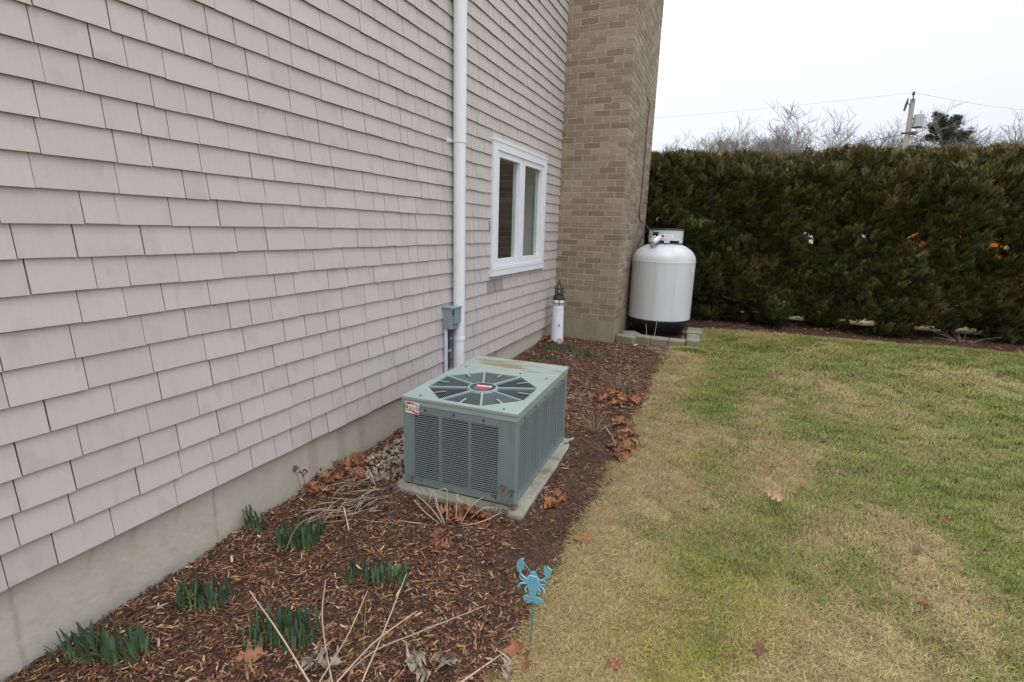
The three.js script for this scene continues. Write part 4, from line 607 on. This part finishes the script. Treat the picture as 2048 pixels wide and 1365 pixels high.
  [[640, 1352, 'curled whitish dead plant remains at the base of the pale stalks', 5], [835, 1345, 'grey crumpled dead leaves in the mulch at the bottom of the photo', 5], [893, 1345, 'pale upright strip of bark right of the grey crumpled leaves', 2], [1005, 1352, 'bleached crumpled leaf bits left of the orange oak leaf', 3]].forEach(([px, py, lab, n]) => { const b = spot(px, py), o = thing('dead_leaf_bits', lab, 'leaves', [b.x, bedH(b.x, b.z) + 0.012, b.z]); for (let k = 0; k < n; k++) { const l = part('leaf', leafG[k % 6], pale, o, { at: [rr(-0.04, 0.04, r), rr(0, 0.025, r), rr(-0.03, 0.03, r)], rot: [rr(-1.3, 1.3, r), rr(0, 6, r), rr(-1.3, 1.3, r)] }); l.scale.set(rr(0.3, 0.5, r), rr(1.0, 2.2, r), rr(0.3, 0.5, r)); } });
  const pb = spot(1270, 694); const pp = new THREE.IcosahedronGeometry(0.022, 1); { const p = pp.attributes.position; for (let i = 0; i < p.count; i++) { const s = 0.7 + 0.6 * vn(p.getX(i) * 300 + 5, p.getZ(i) * 300 + p.getY(i) * 200); p.setXYZ(i, p.getX(i) * s * 1.5, p.getY(i) * s * 0.6, p.getZ(i) * s); } pp.computeVertexNormals(); }
  solo('paper_scrap', pp, M([0.75, 0.77, 0.8], 0.7), 'small white crumpled scrap below the edging blocks', 'litter', { at: [pb.x, pb.y + 0.02, pb.z] });
}

// ------------------------------------------------------------------ mulch chips, gravel, moss
const tmpM = new THREE.Matrix4(), tmpQ = new THREE.Quaternion(), tmpE = new THREE.Euler(), tmpC = new THREE.Color();
function scatter(name, geo, mat, list, label, category) { const o = new THREE.InstancedMesh(geo, mat, list.length); list.forEach((q, i) => { tmpE.set(q.r[0], q.r[1], q.r[2], 'YXZ'); tmpQ.setFromEuler(tmpE); tmpM.compose(V(...q.p), tmpQ, Array.isArray(q.s) ? V(...q.s) : V(q.s, q.s, q.s)); o.setMatrixAt(i, tmpM); tmpC.setRGB(...q.c); o.setColorAt(i, tmpC); }); o.name = numbered(name); scene.add(o); return tag(o, label, category, null, 'stuff'); }
const onPad = (x, z, m = 0) => (x > 0.40 - m && x < 1.18 + m && z < -2.09 + m && z > -3.22 - m);
const onSlab = (x, z) => x > 0.80 && x < 1.77 && z < -6.06 && z > -7.5;
{
  const r = rng(1234), geos = [];
  for (let k = 0; k < 4; k++) { const b = new GB(), n = 3, bend = rr(-0.12, 0.16, r), P = (s, a, c) => { const w = (0.5 - 0.28 * Math.pow(Math.abs(s - 0.45) * 2, 2.5) + 0.1 * (vn(s * 7 + k * 3, k) - 0.5)); return [(s - 0.5), c * 0.28 * w * 0.14 + bend * (s - 0.5) * (s - 0.5), a * w * 0.2 + 0.05 * (vn(s * 3 + k, 4.2) - 0.5)]; }; for (let i = 0; i < n; i++) { const s = i / n, q = (i + 1) / n; for (const [a, c, e, f] of [[-1, 1, 1, 1], [1, 1, 1, -1], [1, -1, -1, -1], [-1, -1, -1, 1]]) b.quad(P(s, a, c), P(s, e, f), P(q, e, f), P(q, a, c)); } geos.push(b.get()); }
  const DK = [0.048, 0.022, 0.014], RB = [0.145, 0.058, 0.029], TN = [0.30, 0.172, 0.085], PL = [0.45, 0.33, 0.22];
  const lists = [[], [], [], []];
  const put = (x, z, y, big, dark) => { const q = r(), k = dark ? (q < 0.6 ? 0 : q < 0.9 ? 1 : 2) : (q < 0.34 ? 0 : q < 0.74 ? 1 : q < 0.96 ? 2 : 3); const c = mul3([DK, RB, TN, PL][k], rr(0.7, 1.3, r)); const l = (0.010 + 0.034 * r() * r()) * big * (dark ? 0.7 : 1); lists[Math.floor(r() * 4)].push({ p: [x, y, z], r: [rr(-0.4, 0.4, r), rr(0, 6.3, r), rr(-0.3, 0.3, r)], s: [l, l * rr(0.5, 1.2, r), l * rr(0.5, 1.3, r)], c }); };
  let n = 0, g = 0;
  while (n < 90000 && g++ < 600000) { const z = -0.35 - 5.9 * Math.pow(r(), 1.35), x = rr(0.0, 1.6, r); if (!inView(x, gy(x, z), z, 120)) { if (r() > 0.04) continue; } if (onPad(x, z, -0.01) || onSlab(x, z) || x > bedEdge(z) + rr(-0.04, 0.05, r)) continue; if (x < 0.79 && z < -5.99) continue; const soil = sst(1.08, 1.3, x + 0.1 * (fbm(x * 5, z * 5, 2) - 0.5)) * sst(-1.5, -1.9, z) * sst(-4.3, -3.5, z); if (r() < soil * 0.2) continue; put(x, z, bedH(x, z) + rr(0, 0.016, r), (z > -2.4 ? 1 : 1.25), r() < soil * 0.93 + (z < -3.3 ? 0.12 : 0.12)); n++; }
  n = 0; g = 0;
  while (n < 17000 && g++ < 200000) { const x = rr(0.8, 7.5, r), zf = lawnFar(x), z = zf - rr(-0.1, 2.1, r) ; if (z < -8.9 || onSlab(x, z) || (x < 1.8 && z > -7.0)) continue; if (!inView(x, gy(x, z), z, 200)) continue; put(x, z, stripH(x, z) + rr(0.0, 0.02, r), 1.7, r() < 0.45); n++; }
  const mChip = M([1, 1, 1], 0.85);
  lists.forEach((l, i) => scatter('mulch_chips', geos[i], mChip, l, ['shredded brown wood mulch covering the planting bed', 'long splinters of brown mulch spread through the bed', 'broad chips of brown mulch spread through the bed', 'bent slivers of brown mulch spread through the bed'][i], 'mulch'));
  // gravel
  const st = new THREE.DodecahedronGeometry(1, 0); const L1 = [], L2 = [];
  for (let k = 0; k < 1150; k++) { const x = rr(0.08, 0.40, r), z = rr(-2.12, -3.1, r), d = fbm(x * 9, z * 9, 2); if (d < 0.36 && r() < 0.8) continue; const s = rr(0.004, 0.014, r), v = rr(0.5, 1.2, r); L1.push({ p: [x, bedH(x, z) + s * 0.5 + 0.008, z], r: [r() * 6, r() * 6, r() * 6], s: [s, s * rr(0.5, 0.9, r), s * rr(0.7, 1.2, r)], c: mul3(mix3([0.38, 0.35, 0.29], [0.24, 0.19, 0.145], r()), v) }); }
  for (let k = 0; k < 700; k++) { const a = r(), x = rr(1.75, 1.95, r), z = rr(-6.2, -6.95, r), s = rr(0.005, 0.013, r); L2.push({ p: [x, gy(x, z) + 0.03 + s * 0.3, z], r: [a * 6, r() * 6, r() * 6], s: [s, s * 0.7, s], c: mul3([0.16, 0.16, 0.17], rr(0.4, 1.6, r)) }); }
  const mSt = M([1, 1, 1], 0.9, { flatShading: true });
  scatter('gravel', st, mSt, L1, 'pale gravel between the foundation and the air conditioner', 'gravel'); scatter('gravel', st, mSt, L2, 'dark grey gravel beside the large corner edging block', 'gravel');
}

// ------------------------------------------------------------------ grass blades
function tuftGeo(seed, n, hmin, hmax, lean, rad, wid) {
  const r = rng(seed), b = new GB();
  for (let k = 0; k < n; k++) {
    const a = r() * 6.28, d = rad * Math.sqrt(r()), x = d * Math.cos(a), z = d * Math.sin(a), h = rr(hmin, hmax, r), dir = r() * 6.28, le = rr(lean[0], lean[1], r), w = wid * rr(0.6, 1.2, r), c = mul3(WHT, rr(0.6, 1.3, r)), dx = Math.cos(dir), dz = Math.sin(dir), sx = -dz * w / 2, sz = dx * w / 2, nr = [dx * 0.8, 1, dz * 0.8];
    let y = 0, o = 0; const pts = [[x, 0, z]]; for (let s = 1; s <= 3; s++) { const an = le * (0.55 + 0.28 * s); o += h / 3 * Math.sin(an); y = Math.max(0.002, y + h / 3 * Math.cos(an)); pts.push([x + dx * o, y, z + dz * o]); }
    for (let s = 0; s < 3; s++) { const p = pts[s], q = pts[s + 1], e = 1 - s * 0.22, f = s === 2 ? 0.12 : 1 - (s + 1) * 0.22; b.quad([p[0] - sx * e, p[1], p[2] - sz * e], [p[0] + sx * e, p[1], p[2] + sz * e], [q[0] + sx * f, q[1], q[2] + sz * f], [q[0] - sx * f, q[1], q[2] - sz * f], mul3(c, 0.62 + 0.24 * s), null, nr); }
  }
  return b.get();
}
{
  const r = rng(4321), geos = [tuftGeo(1, 24, 0.018, 0.045, [0.5, 1.45], 0.045, 0.0021), tuftGeo(2, 24, 0.015, 0.04, [0.7, 1.6], 0.05, 0.0019), tuftGeo(3, 22, 0.015, 0.036, [0.2, 1.1], 0.042, 0.0022)], lists = [[], [], []];
  let n = 0, g = 0;
  while (n < 140000 && g++ < 1500000) {
    const z = -0.2 - 7.4 * Math.pow(r(), 1.5), x = 1.42 + 6.2 * Math.pow(r(), 1.15); if (x < bedEdge(z) + rr(-0.05, 0.03, r) || z < lawnFar(x) + rr(-0.12, 0.08, r) || !inView(x, gy(x, z), z, 480)) continue;
    if (onSlab(x, z)) continue;
    const [gn, ms] = lawnMix(x, z), q = r(); let c, k; const fine = fbm(x * 14, z * 14, 2);
    if (q < gn * 0.95 - 0.12 + (fine - 0.5) * 0.5) { c = mix3(GREEN, [0.20, 0.235, 0.045], r()); k = 2; } else if (q < gn * 0.6 + ms * 0.5 && r() < ms) { c = MOSS; k = 2; } else { c = mix3(STRAW, r() < 0.35 ? THATCH : [0.52, 0.405, 0.19], r()); k = r() < 0.5 ? 0 : 1; }
    const far = 1 + sst(-3, -7, z) * 0.7, s = rr(0.75, 1.25, r) * far;
    lists[k].push({ p: [x, lawnH(x, z) - 0.003, z], r: [rr(-0.15, 0.15, r), r() * 6.3, rr(-0.15, 0.15, r)], s: [s, s * rr(0.6, 1.0, r) / (0.7 + 0.3 * far), s], c: mul3(c, rr(0.75, 1.2, r)) }); n++;
  }
  // sparse grass and moss in the bed along the lawn edge
  for (let k = 0; k < 2600; k++) { const z = -1.2 - 4.2 * r(), x = bedEdge(z) - Math.pow(r(), 1.7) * 0.45; if (onPad(x, z, 0.03) || fbm(x * 5 + 4, z * 5, 2) < 0.5) continue; lists[2].push({ p: [x, bedH(x, z), z], r: [0, r() * 6.3, 0], s: [0.6, 0.35, 0.6], c: mul3(mix3([0.22, 0.17, 0.06], [0.3, 0.24, 0.14], r()), rr(0.6, 1.1, r)) }); }
  const mG = M([1, 1, 1], 0.85, { vertexColors: true });
  lists.forEach((l, i) => scatter('grass', geos[i], mG, l, ['straw coloured dormant grass blades of the winter lawn', 'flattened thatch lying between the lawn blades', 'green and mossy grass growing through the winter lawn'][i], 'grass'));
  const mossL = []; for (let k = 0; k < 900; k++) { const a = r() * 6.28, d = Math.sqrt(r()), x = 1.68 + d * 0.22 * Math.cos(a), z = -5.95 + d * 0.14 * Math.sin(a); mossL.push({ p: [x, gy(x, z) + 0.02 + 0.04 * (1 - d * d) + 0.012 * r(), z], r: [0, r() * 6, 0], s: [0.8, 0.55, 0.8], c: mul3([0.30, 0.30, 0.06], rr(0.6, 1.25, r)) }); }
  scatter('moss', geos[2], mG, mossL, 'bright yellow green moss mound before the corner edging block', 'moss');
}

// ------------------------------------------------------------------ hedge
{
  const hz = (x) => -7.95 - 0.083 * (x - 2); // front plane of the hedge
  const r = rng(9988), geos = [];
  for (let k = 0; k < 4; k++) { // flat feathery sprays
    const q = rng(50 + k), b = new GB(), L = 0.19;
    const frond = (p0, ang, len, w, lift) => { const n = 3; for (let i = 0; i < n; i++) { const s = i / n, e = (i + 1) / n, P = (t) => { const a = ang + 0.25 * t * Math.sign(ang || 0.01) * -1; return [p0[0] + Math.sin(a) * len * t, p0[1] + Math.cos(a) * len * t, p0[2] + lift * t * t * len]; }, W = (t) => w * (t < 0.12 ? 0.6 : 1) * (1 - Math.pow(t, 2.2)) + 0.0012; const A = P(s), B = P(e), nx = Math.cos(ang), ny = -Math.sin(ang), c = mul3(WHT, 0.75 + 0.5 * e); b.quad([A[0] - nx * W(s), A[1] - ny * W(s), A[2]], [A[0] + nx * W(s), A[1] + ny * W(s), A[2] + 0.004], [B[0] + nx * W(e), B[1] + ny * W(e), B[2] + 0.004], [B[0] - nx * W(e), B[1] - ny * W(e), B[2]], c); } };
    frond([0, 0, 0], 0.05, L, 0.006, rr(-0.3, 0.3, q));
    for (let i = 0; i < 7; i++) for (const s of [-1, 1]) { const t = 0.06 + i * 0.125 + rr(-0.03, 0.03, q), l = L * 0.62 * (1 - t * 0.75) * rr(0.75, 1.2, q), p0 = [Math.sin(0.05) * L * t, L * t, 0]; frond(p0, s * rr(0.55, 0.85, q), l, 0.0062, rr(-0.5, 0.3, q)); if (l > 0.07) frond([p0[0] + s * Math.sin(0.7) * l * 0.45, p0[1] + Math.cos(0.7) * l * 0.45, 0], s * rr(0.15, 0.35, q), l * 0.5, 0.0055, rr(-0.3, 0.3, q)); }
    geos.push(b.get());
  }
  const holes = [[1831, 478, 17, 22], [1912, 482, 12, 14], [1615, 482, 12, 14], [1727, 478, 7, 10], [1995, 498, 22, 18], [1312, 445, 5, 8], [1960, 530, 16, 8]];
  const gaps = [[1588, 640, 24, 12], [1722, 645, 30, 9], [1838, 656, 26, 6], [1935, 664, 32, 6], [1690, 640, 14, 7]];
  const lists = [[], [], [], []], TOP = (x) => 2.52 + 0.13 * (fbm(x * 1.6 + 3, 1.5, 3) - 0.5) - 0.03 * (x - 2) * 0.2;
  const bump = (x, y) => 0.62 * (fbm(x * 1.5 + 20, y * 1.9, 3) - 0.5) + 0.22 * (vn(x * 5.1, y * 6.3 + 8) - 0.5);
  let n = 0, g = 0;
  while (n < 62000 && g++ < 400000) {
    const x = rr(-0.6, 8.6, r), y = rr(0.30, 2.62, r), q = r(), top = TOP(x) + 0.05 * (vn(x * 6, 3.3) - 0.5);
    let depth = q < 0.6 ? 0.26 * r() : q < 0.82 ? 0.26 + 0.6 * r() : 0.85 + 0.3 * r(), yy = y;
    if (r() < 0.12) { yy = top - 0.12 * r() * r() + 0.03; depth = 1.15 * r(); }
    if (yy > top + 0.05) continue; const low = gy(x, -8.3) + 0.07 + 0.24 * sst(0.42, 0.75, fbm(x * 1.9 + 2, 8.8, 2)) * sst(2.2, 2.6, x) + (depth > 0.3 ? 0.06 : 0); if (yy < low) continue;
    const z = hz(x) - depth + bump(x, yy) * (depth < 0.5 ? 1 : 0.2) - 0.12 * sst(2.2, 2.6, yy) + 0.12 * sst(0.9, 0.4, yy) * (fbm(x * 1.5, 4, 2) - 0.4); if (x < 0.86 && z > -7.8) continue;
    const s = seenAt(x, yy, z); let skip = false; for (const [hx, hy, a, b] of holes) { const d = Math.hypot((s[0] - hx) / (a + 8), (s[1] - hy) / (b + 8)); if (d < 1 && r() < 0.93) skip = true; } for (const [hx, hy, a, b] of gaps) if (Math.hypot((s[0] - hx) / (a + 4), (s[1] - hy) / (b + 2)) < 0.75 + 0.5 * r()) skip = true; if (skip) continue;
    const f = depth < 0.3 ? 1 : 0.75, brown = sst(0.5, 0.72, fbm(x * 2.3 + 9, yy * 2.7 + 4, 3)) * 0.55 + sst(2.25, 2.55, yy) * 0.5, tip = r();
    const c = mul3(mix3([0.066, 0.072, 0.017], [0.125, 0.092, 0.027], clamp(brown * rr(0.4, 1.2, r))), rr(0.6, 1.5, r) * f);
    const out = depth < 0.5 ? rr(-0.9, 0.9, r) : rr(0, 6.28, r), pitch = yy > top - 0.2 ? rr(-0.3, 0.9, r) : rr(0.25, 1.5, r), sc = rr(0.5, 1.05, r) * (depth < 0.26 ? 1 : 1.3);
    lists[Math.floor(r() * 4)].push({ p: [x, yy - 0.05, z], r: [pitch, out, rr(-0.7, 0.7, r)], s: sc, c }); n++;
  }
  for (let k = 0; k < 46; k++) { const x = rr(0.9, 8.4, r); lists[k % 4].push({ p: [x, TOP(x) - 0.05, hz(x) - rr(0.1, 1, r)], r: [rr(-0.3, 0.3, r), r() * 6, rr(-0.4, 0.4, r)], s: rr(0.9, 1.5, r), c: [0.1, 0.08, 0.035] }); }
  const t = thing('hedge', 'tall dense evergreen hedge closing off the far side of the lawn', 'hedge'), mF = M([1, 1, 1], 0.7, { vertexColors: true });
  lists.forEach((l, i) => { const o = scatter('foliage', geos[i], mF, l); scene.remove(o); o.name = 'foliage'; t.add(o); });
  const mT = M([0.07, 0.05, 0.04], 0.95);
  for (let x = 0.2; x < 8.6; x += 0.78) { const b = new GB(), xx = x + rr(-0.15, 0.15, r), z = hz(xx) - 0.55 + rr(-0.1, 0.1, r); b.tube([[xx, 0.15, z], [xx + rr(-0.05, 0.05, r), 0.9, z], [xx + rr(-0.1, 0.1, r), 2.1, z]], [0.055, 0.045, 0.018], 8); for (let k = 0; k < 9; k++) { const y = 0.4 + 0.2 * k, a = r() * 6.28; b.tube([[xx, y, z], [xx + 0.25 * Math.cos(a), y + 0.1, z + 0.25 * Math.sin(a)], [xx + 0.45 * Math.cos(a), y + 0.3, z + 0.45 * Math.sin(a)]], [0.014, 0.01, 0.005], 5); } part('trunk', b.get(), mT, t); }
}

// ------------------------------------------------------------------ beyond the hedge: vehicle, utility pole, lines, trees
{
  const t = thing('orange_truck', 'orange truck glimpsed through the gaps of the hedge', 'truck', [atZ(1872, 480, -13.6).x, 0.265, -13.6], 1.3);
  const mo = M([0.62, 0.24, 0.03], 0.4), mb = M([0.10, 0.22, 0.42], 0.2), mk = M([0.02, 0.02, 0.02], 0.7), mm = M([0.5, 0.5, 0.5], 0.4);
  const s = new THREE.Shape([[-2.3, 0.45], [1.5, 0.45], [1.9, 0.55], [1.95, 1.15], [0.9, 1.3], [0.5, 1.85], [-0.7, 1.9], [-0.8, 1.25], [-2.3, 1.25]].map((q) => new THREE.Vector2(...q))); const g = new THREE.ExtrudeGeometry(s, { depth: 1.7, bevelEnabled: true, bevelSize: 0.05, bevelThickness: 0.05, bevelSegments: 3 }); g.translate(0, 0, -0.85); part('body', g, mo, t);
  const w = new GB(); w.box(1.2, 1.3, -0.7, 1.27, 1.7, -0.2); part('window', w.get(), mb, t); for (const x of [-1.5, 1.2]) for (const z of [-0.75, 0.75]) { const c = new THREE.CylinderGeometry(0.4, 0.4, 0.26, 24); c.rotateX(Math.PI / 2); const o = part('wheel', c, mk, t, { at: [x, 0.4, z] }); const h = new THREE.CylinderGeometry(0.18, 0.18, 0.28, 16); h.rotateX(Math.PI / 2); part('rim', h, mm, o); }
}
{
  const top = atZ(1827, 196, -35), B = V(top.x + 0.22, 0.2, -35), t = thing('utility_pole', 'grey wooden utility pole carrying a transformer behind the hedge', 'utility pole', P3(B)), dx = top.x - B.x, H = top.y - B.y, at = (y) => [dx * y / H, y, 0];
  const mw = M([0.30, 0.275, 0.25], 0.9, { bumpMap: shingleBump, bumpScale: 0.01 }), mg = M([0.36, 0.40, 0.42], 0.5), mk = M([0.06, 0.06, 0.065], 0.6);
  const p = new GB(); p.tube([[0, -0.2, 0], at(H * 0.5), at(H - 0.05)], [0.14, 0.13, 0.115], 14); part('pole', p.get(), mw, t);
  const ins = new GB(), a = at(H); ins.tube([[a[0] - 0.02, H - 0.2, 0.16], [a[0] - 0.05, H + 0.16, 0.16]], 0.03, 8); ins.tube([[a[0] - 0.05, H + 0.12, 0.16], [a[0] - 0.05, H + 0.27, 0.16]], [0.08, 0.05], 10); part('insulator', ins.get(), mk, t);
  const bk = atZ(1813, 206, -35), fy = bk.y - B.y, fx = bk.x - B.x, br = new GB(); br.tube([at(fy - 0.3), [fx + 0.12, fy - 0.1, 0.1], [fx, fy, 0.12]], 0.022, 6); part('bracket', br.get(), mk, t); const fu = new GB(); fu.tube([[fx - 0.06, fy - 0.42, 0.12], [fx, fy - 0.05, 0.12], [fx + 0.03, fy + 0.2, 0.12]], [0.05, 0.065, 0.03], 8); part('fuse', fu.get(), mk, t);
  const tc = atZ(1837, 242, -35), tr = new THREE.Group(); tr.name = 'transformer'; t.add(tr); tr.position.set(tc.x - B.x, tc.y - B.y, 0);
  part('can', new THREE.LatheGeometry([[0, -0.31], [0.2, -0.31], [0.225, -0.29], [0.225, 0.27], [0.235, 0.275], [0.235, 0.3], [0.15, 0.335], [0, 0.34]].map((q) => new THREE.Vector2(...q)), 28), mg, tr);
  part('base_ring', new THREE.CylinderGeometry(0.25, 0.25, 0.035, 24), mk, tr, { at: [0, -0.325, 0] }); const fin = new GB(); for (let k = 0; k < 10; k++) { const q = k * 0.628; fin.box(0.225 * Math.cos(q) - 0.01, -0.2, 0.225 * Math.sin(q) - 0.01, 0.255 * Math.cos(q) + 0.01, 0.2, 0.255 * Math.sin(q) + 0.01); } part('fins', fin.get(), mg, tr); const bu = new GB(); bu.tube([[0.06, 0.32, 0], [0.06, 0.42, 0], [0.06, 0.55, 0]], [0.06, 0.045, 0.02], 8); bu.tube([[0.22, 0.15, 0], [0.36, 0.17, 0]], [0.04, 0.025], 8); part('bushing', bu.get(), mg, tr); const ar = new GB(); for (const y of [0.12, -0.18]) ar.box(-0.42, y - 0.03, -0.04, -0.2, y + 0.03, 0.04); part('hanger', ar.get(), mk, tr);
  const lc = atZ(1815, 267, -35), cy = lc.y - B.y, cl = new GB(); cl.tube([[at(cy)[0] - 0.32, cy + 0.02, 0.1], [at(cy)[0] + 0.3, cy - 0.02, 0.1]], 0.05, 8); cl.arc(0.19, 0.23, cy - 0.06, cy + 0.06, 0, 6.28); part('cable_clamp', cl.get(), mk, t);
  const mL = M([0.42, 0.43, 0.46], 0.6), mLd = M([0.06, 0.06, 0.07], 0.6), wire = (name, a, b, sag, rad, m, lab) => { const pts = []; for (let k = 0; k <= 24; k++) { const s = k / 24, q = a.clone().lerp(b, s); q.y -= sag * 4 * s * (1 - s); pts.push(P3(q)); } const g = new GB(); g.tube(pts, rad, 5); return solo(name, g.get(), m, lab, 'power line'); };
  const tp = V(B.x + a[0] - 0.05, B.y + H + 0.24, -34.84), lo = V(B.x + at(cy)[0], B.y + cy, -34.9);
  wire('power_line', tp, V(-24, 9.3, -36), 0.55, 0.009, mL, 'thin high wire running from the pole top towards the chimney'); wire('power_line', tp, atZ(2120, 226, -46), 0.15, 0.009, mL, 'thin high wire running from the pole top away from the chimney');
  wire('power_line', lo, V(-24, 4.2, -40), 0.9, 0.018, mLd, 'thick lower cable sloping down behind the bare trees towards the chimney'); wire('power_line', lo, atZ(2120, 300, -42), 0.35, 0.015, mLd, 'upper of two low cables passing behind the evergreen'); wire('power_line', lo.clone().add(V(0, -0.12, 0)), atZ(2120, 309, -42), 0.4, 0.015, mLd, 'lower of two low cables passing behind the evergreen');
}
{
  function bareTree(seed, H, spread, lean = 0) { // tapered trunk, limbs, twigs
    const r = rng(seed), wood = new GB(), twig = new GB();
    const grow = (p, dir, len, rad, lev) => {
      const n = lev < 2 ? 4 : 3, pts = [P3(p)], rads = [rad], q = p.clone(), d = dir.clone(); for (let i = 1; i <= n; i++) { d.add(V(rr(-0.2, 0.2, r), rr(-0.08, 0.2, r), rr(-0.2, 0.2, r)).multiplyScalar(lev ? 1 : 0.35)).normalize(); q.addScaledVector(d, len / n); pts.push(P3(q)); rads.push(rad * (1 - 0.5 * i / n)); }
      (lev < 3 ? wood : twig).tube(pts, rads, lev < 2 ? 8 : lev < 3 ? 5 : 3, WHT, false);
      if (lev >= 5) return; const kids = lev === 0 ? 7 : lev === 4 ? 4 : 4 + (r() < 0.6 ? 1 : 0);
      for (let k = 0; k < kids; k++) { const s = lev === 0 ? rr(0.45, 1, r) : rr(0.35, 1, r), i = Math.min(n - 1, Math.floor(s * n)), f = s * n - i, b = V(...pts[i]).lerp(V(...pts[i + 1]), f), ax = V(rr(-1, 1, r), rr(-0.25, 0.75, r), rr(-1, 1, r)).normalize(), nd = d.clone().multiplyScalar(k === 0 ? 1.4 : 0.55).addScaledVector(ax, spread).normalize(); grow(b, nd, len * rr(0.52, 0.78, r), Math.max(0.0095, rads[i] * rr(0.42, 0.62, r)), lev + 1); }
    };
    grow(V(0, -0.2, 0), V(lean, 1, 0).normalize(), H * 0.42, H * 0.02, 0);
    const ys = twig.p.filter((_, i) => i % 3 === 1).sort((m, n) => m - n), k = H / ys[Math.floor(ys.length * 0.9955)]; return [wood.get().scale(k, k, k), twig.get().scale(k, k, k)];
  }
  const protos = [bareTree(11, 9, 0.75), bareTree(23, 9, 0.95, 0.05), bareTree(37, 9, 0.65, -0.05), bareTree(51, 9, 1.05)];
  const mWd = M([0.17, 0.155, 0.145], 0.95), mTw = M([0.20, 0.18, 0.17], 0.95);  // greyed bark colours stand in for haze over the distant trees
  const list = [[1322, 290, -52, 0, 'low bare tree nearest the chimney edge above the hedge'], [1372, 287, -50, 1, 'second low bare tree from the chimney above the hedge'], [1432, 258, -47, 2, 'bare tree standing alone between the two low ones and the main cluster'], [1503, 262, -46, 3, 'broad bare tree starting the main cluster above the hedge'], [1572, 234, -44, 1, 'tallest bare tree in the middle of the cluster above the hedge'], [1613, 252, -50, 0, 'slender bare tree just past the tallest one'], [1664, 268, -47, 2, 'bare tree ending the cluster, before the open sky'], [1738, 278, -48, 3, 'small bare tree left of the utility pole'], [1792, 248, -43, 1, 'bare tree close beside the utility pole on its chimney side'], [1850, 256, -46, 0, 'bare tree behind the transformer'], [2018, 226, -38, 3, 'wide branching bare tree at the right edge of the photo'], [2075, 250, -42, 2, 'bare tree cut off by the right edge of the photo'], [1545, 275, -55, 2, 'far small bare tree inside the main cluster'], [1470, 280, -54, 0, 'far low bare tree before the broad one of the cluster'], [1700, 284, -53, 1, 'far low bare tree in the gap before the utility pole'], [1345, 292, -56, 3, 'far low bare tree between the two low ones by the chimney']];
  list.forEach(([px, py, z, v, lab], i) => { const p = atZ(px, py, z), t = thing('bare_tree', lab, 'tree', [p.x, 0.26, z], (i * 1.9) % 6.28, 'leafless trees beyond the hedge'); part('trunk', protos[v][0], mWd, t); part('crown', protos[v][1], mTw, t); const s = (p.y - 0.26) / 9; t.scale.set(s * 1.05, s, s * 1.05); });
  // evergreen
  const p = atZ(1893, 243, -40), r = rng(71), H = p.y - 0.26, t = thing('pine_tree', 'dark green pine tree rising above the hedge beside the utility pole', 'tree', [p.x, 0.26, -40]);
  const tk = new GB(); tk.tube([[0, -0.2, 0], [0.1, H * 0.6, 0], [0, H * 0.97, 0]], [0.2, 0.12, 0.02], 8); const ng = new GB(); for (let k = 0; k < 26; k++) { const a = r() * 6.28, b = rr(0.2, 1, r), l = 0.16; const d = [Math.cos(a) * Math.cos(b), Math.sin(b), Math.sin(a) * Math.cos(b)], s = [-Math.sin(a) * 0.011, 0, Math.cos(a) * 0.011]; ng.quad([-s[0], 0, -s[2]], [s[0], 0, s[2]], [d[0] * l + s[0] * 0.3, d[1] * l, d[2] * l + s[2] * 0.3], [d[0] * l - s[0] * 0.3, d[1] * l, d[2] * l - s[2] * 0.3]); }
  const L = []; for (let k = 0; k < 34; k++) { const y = H * rr(0.5, 0.97, r), a = r() * 6.28, len = rr(0.7, 1.15, r) * (y > H * 0.85 ? 0.7 : 1.35) * (1.1 - 0.5 * Math.abs(y / H - 0.72)), e = [len * Math.cos(a), rr(0.1, 0.75, r), len * Math.sin(a)]; tk.tube([[0.05, y, 0], [e[0] * 0.5, y + e[1] * 0.3, e[2] * 0.5], [e[0], y + e[1], e[2]]], [0.035, 0.024, 0.01], 5); for (let q = 0; q < 90; q++) { const s = Math.sqrt(rr(0.1, 1.05, r)), j = 0.2; L.push({ p: [e[0] * s + rr(-j, j, r), y + e[1] * s * s + rr(-0.13, 0.15, r), e[2] * s + rr(-j, j, r)], r: [rr(-0.6, 0.6, r), r() * 6, rr(-0.6, 0.6, r)], s: rr(0.7, 1.3, r), c: mul3([0.06, 0.085, 0.06], rr(0.6, 1.4, r)) }); } }
  part('trunk', tk.get(), M([0.14, 0.11, 0.095], 0.95), t); const o = scatter('crown', ng.get(), M([1, 1, 1], 0.8), L); scene.remove(o); o.name = 'crown'; t.add(o);
}

scene.traverse((o) => { if (o.isMesh) { o.castShadow = true; o.receiveShadow = true; } });
renderer.render(scene, camera);
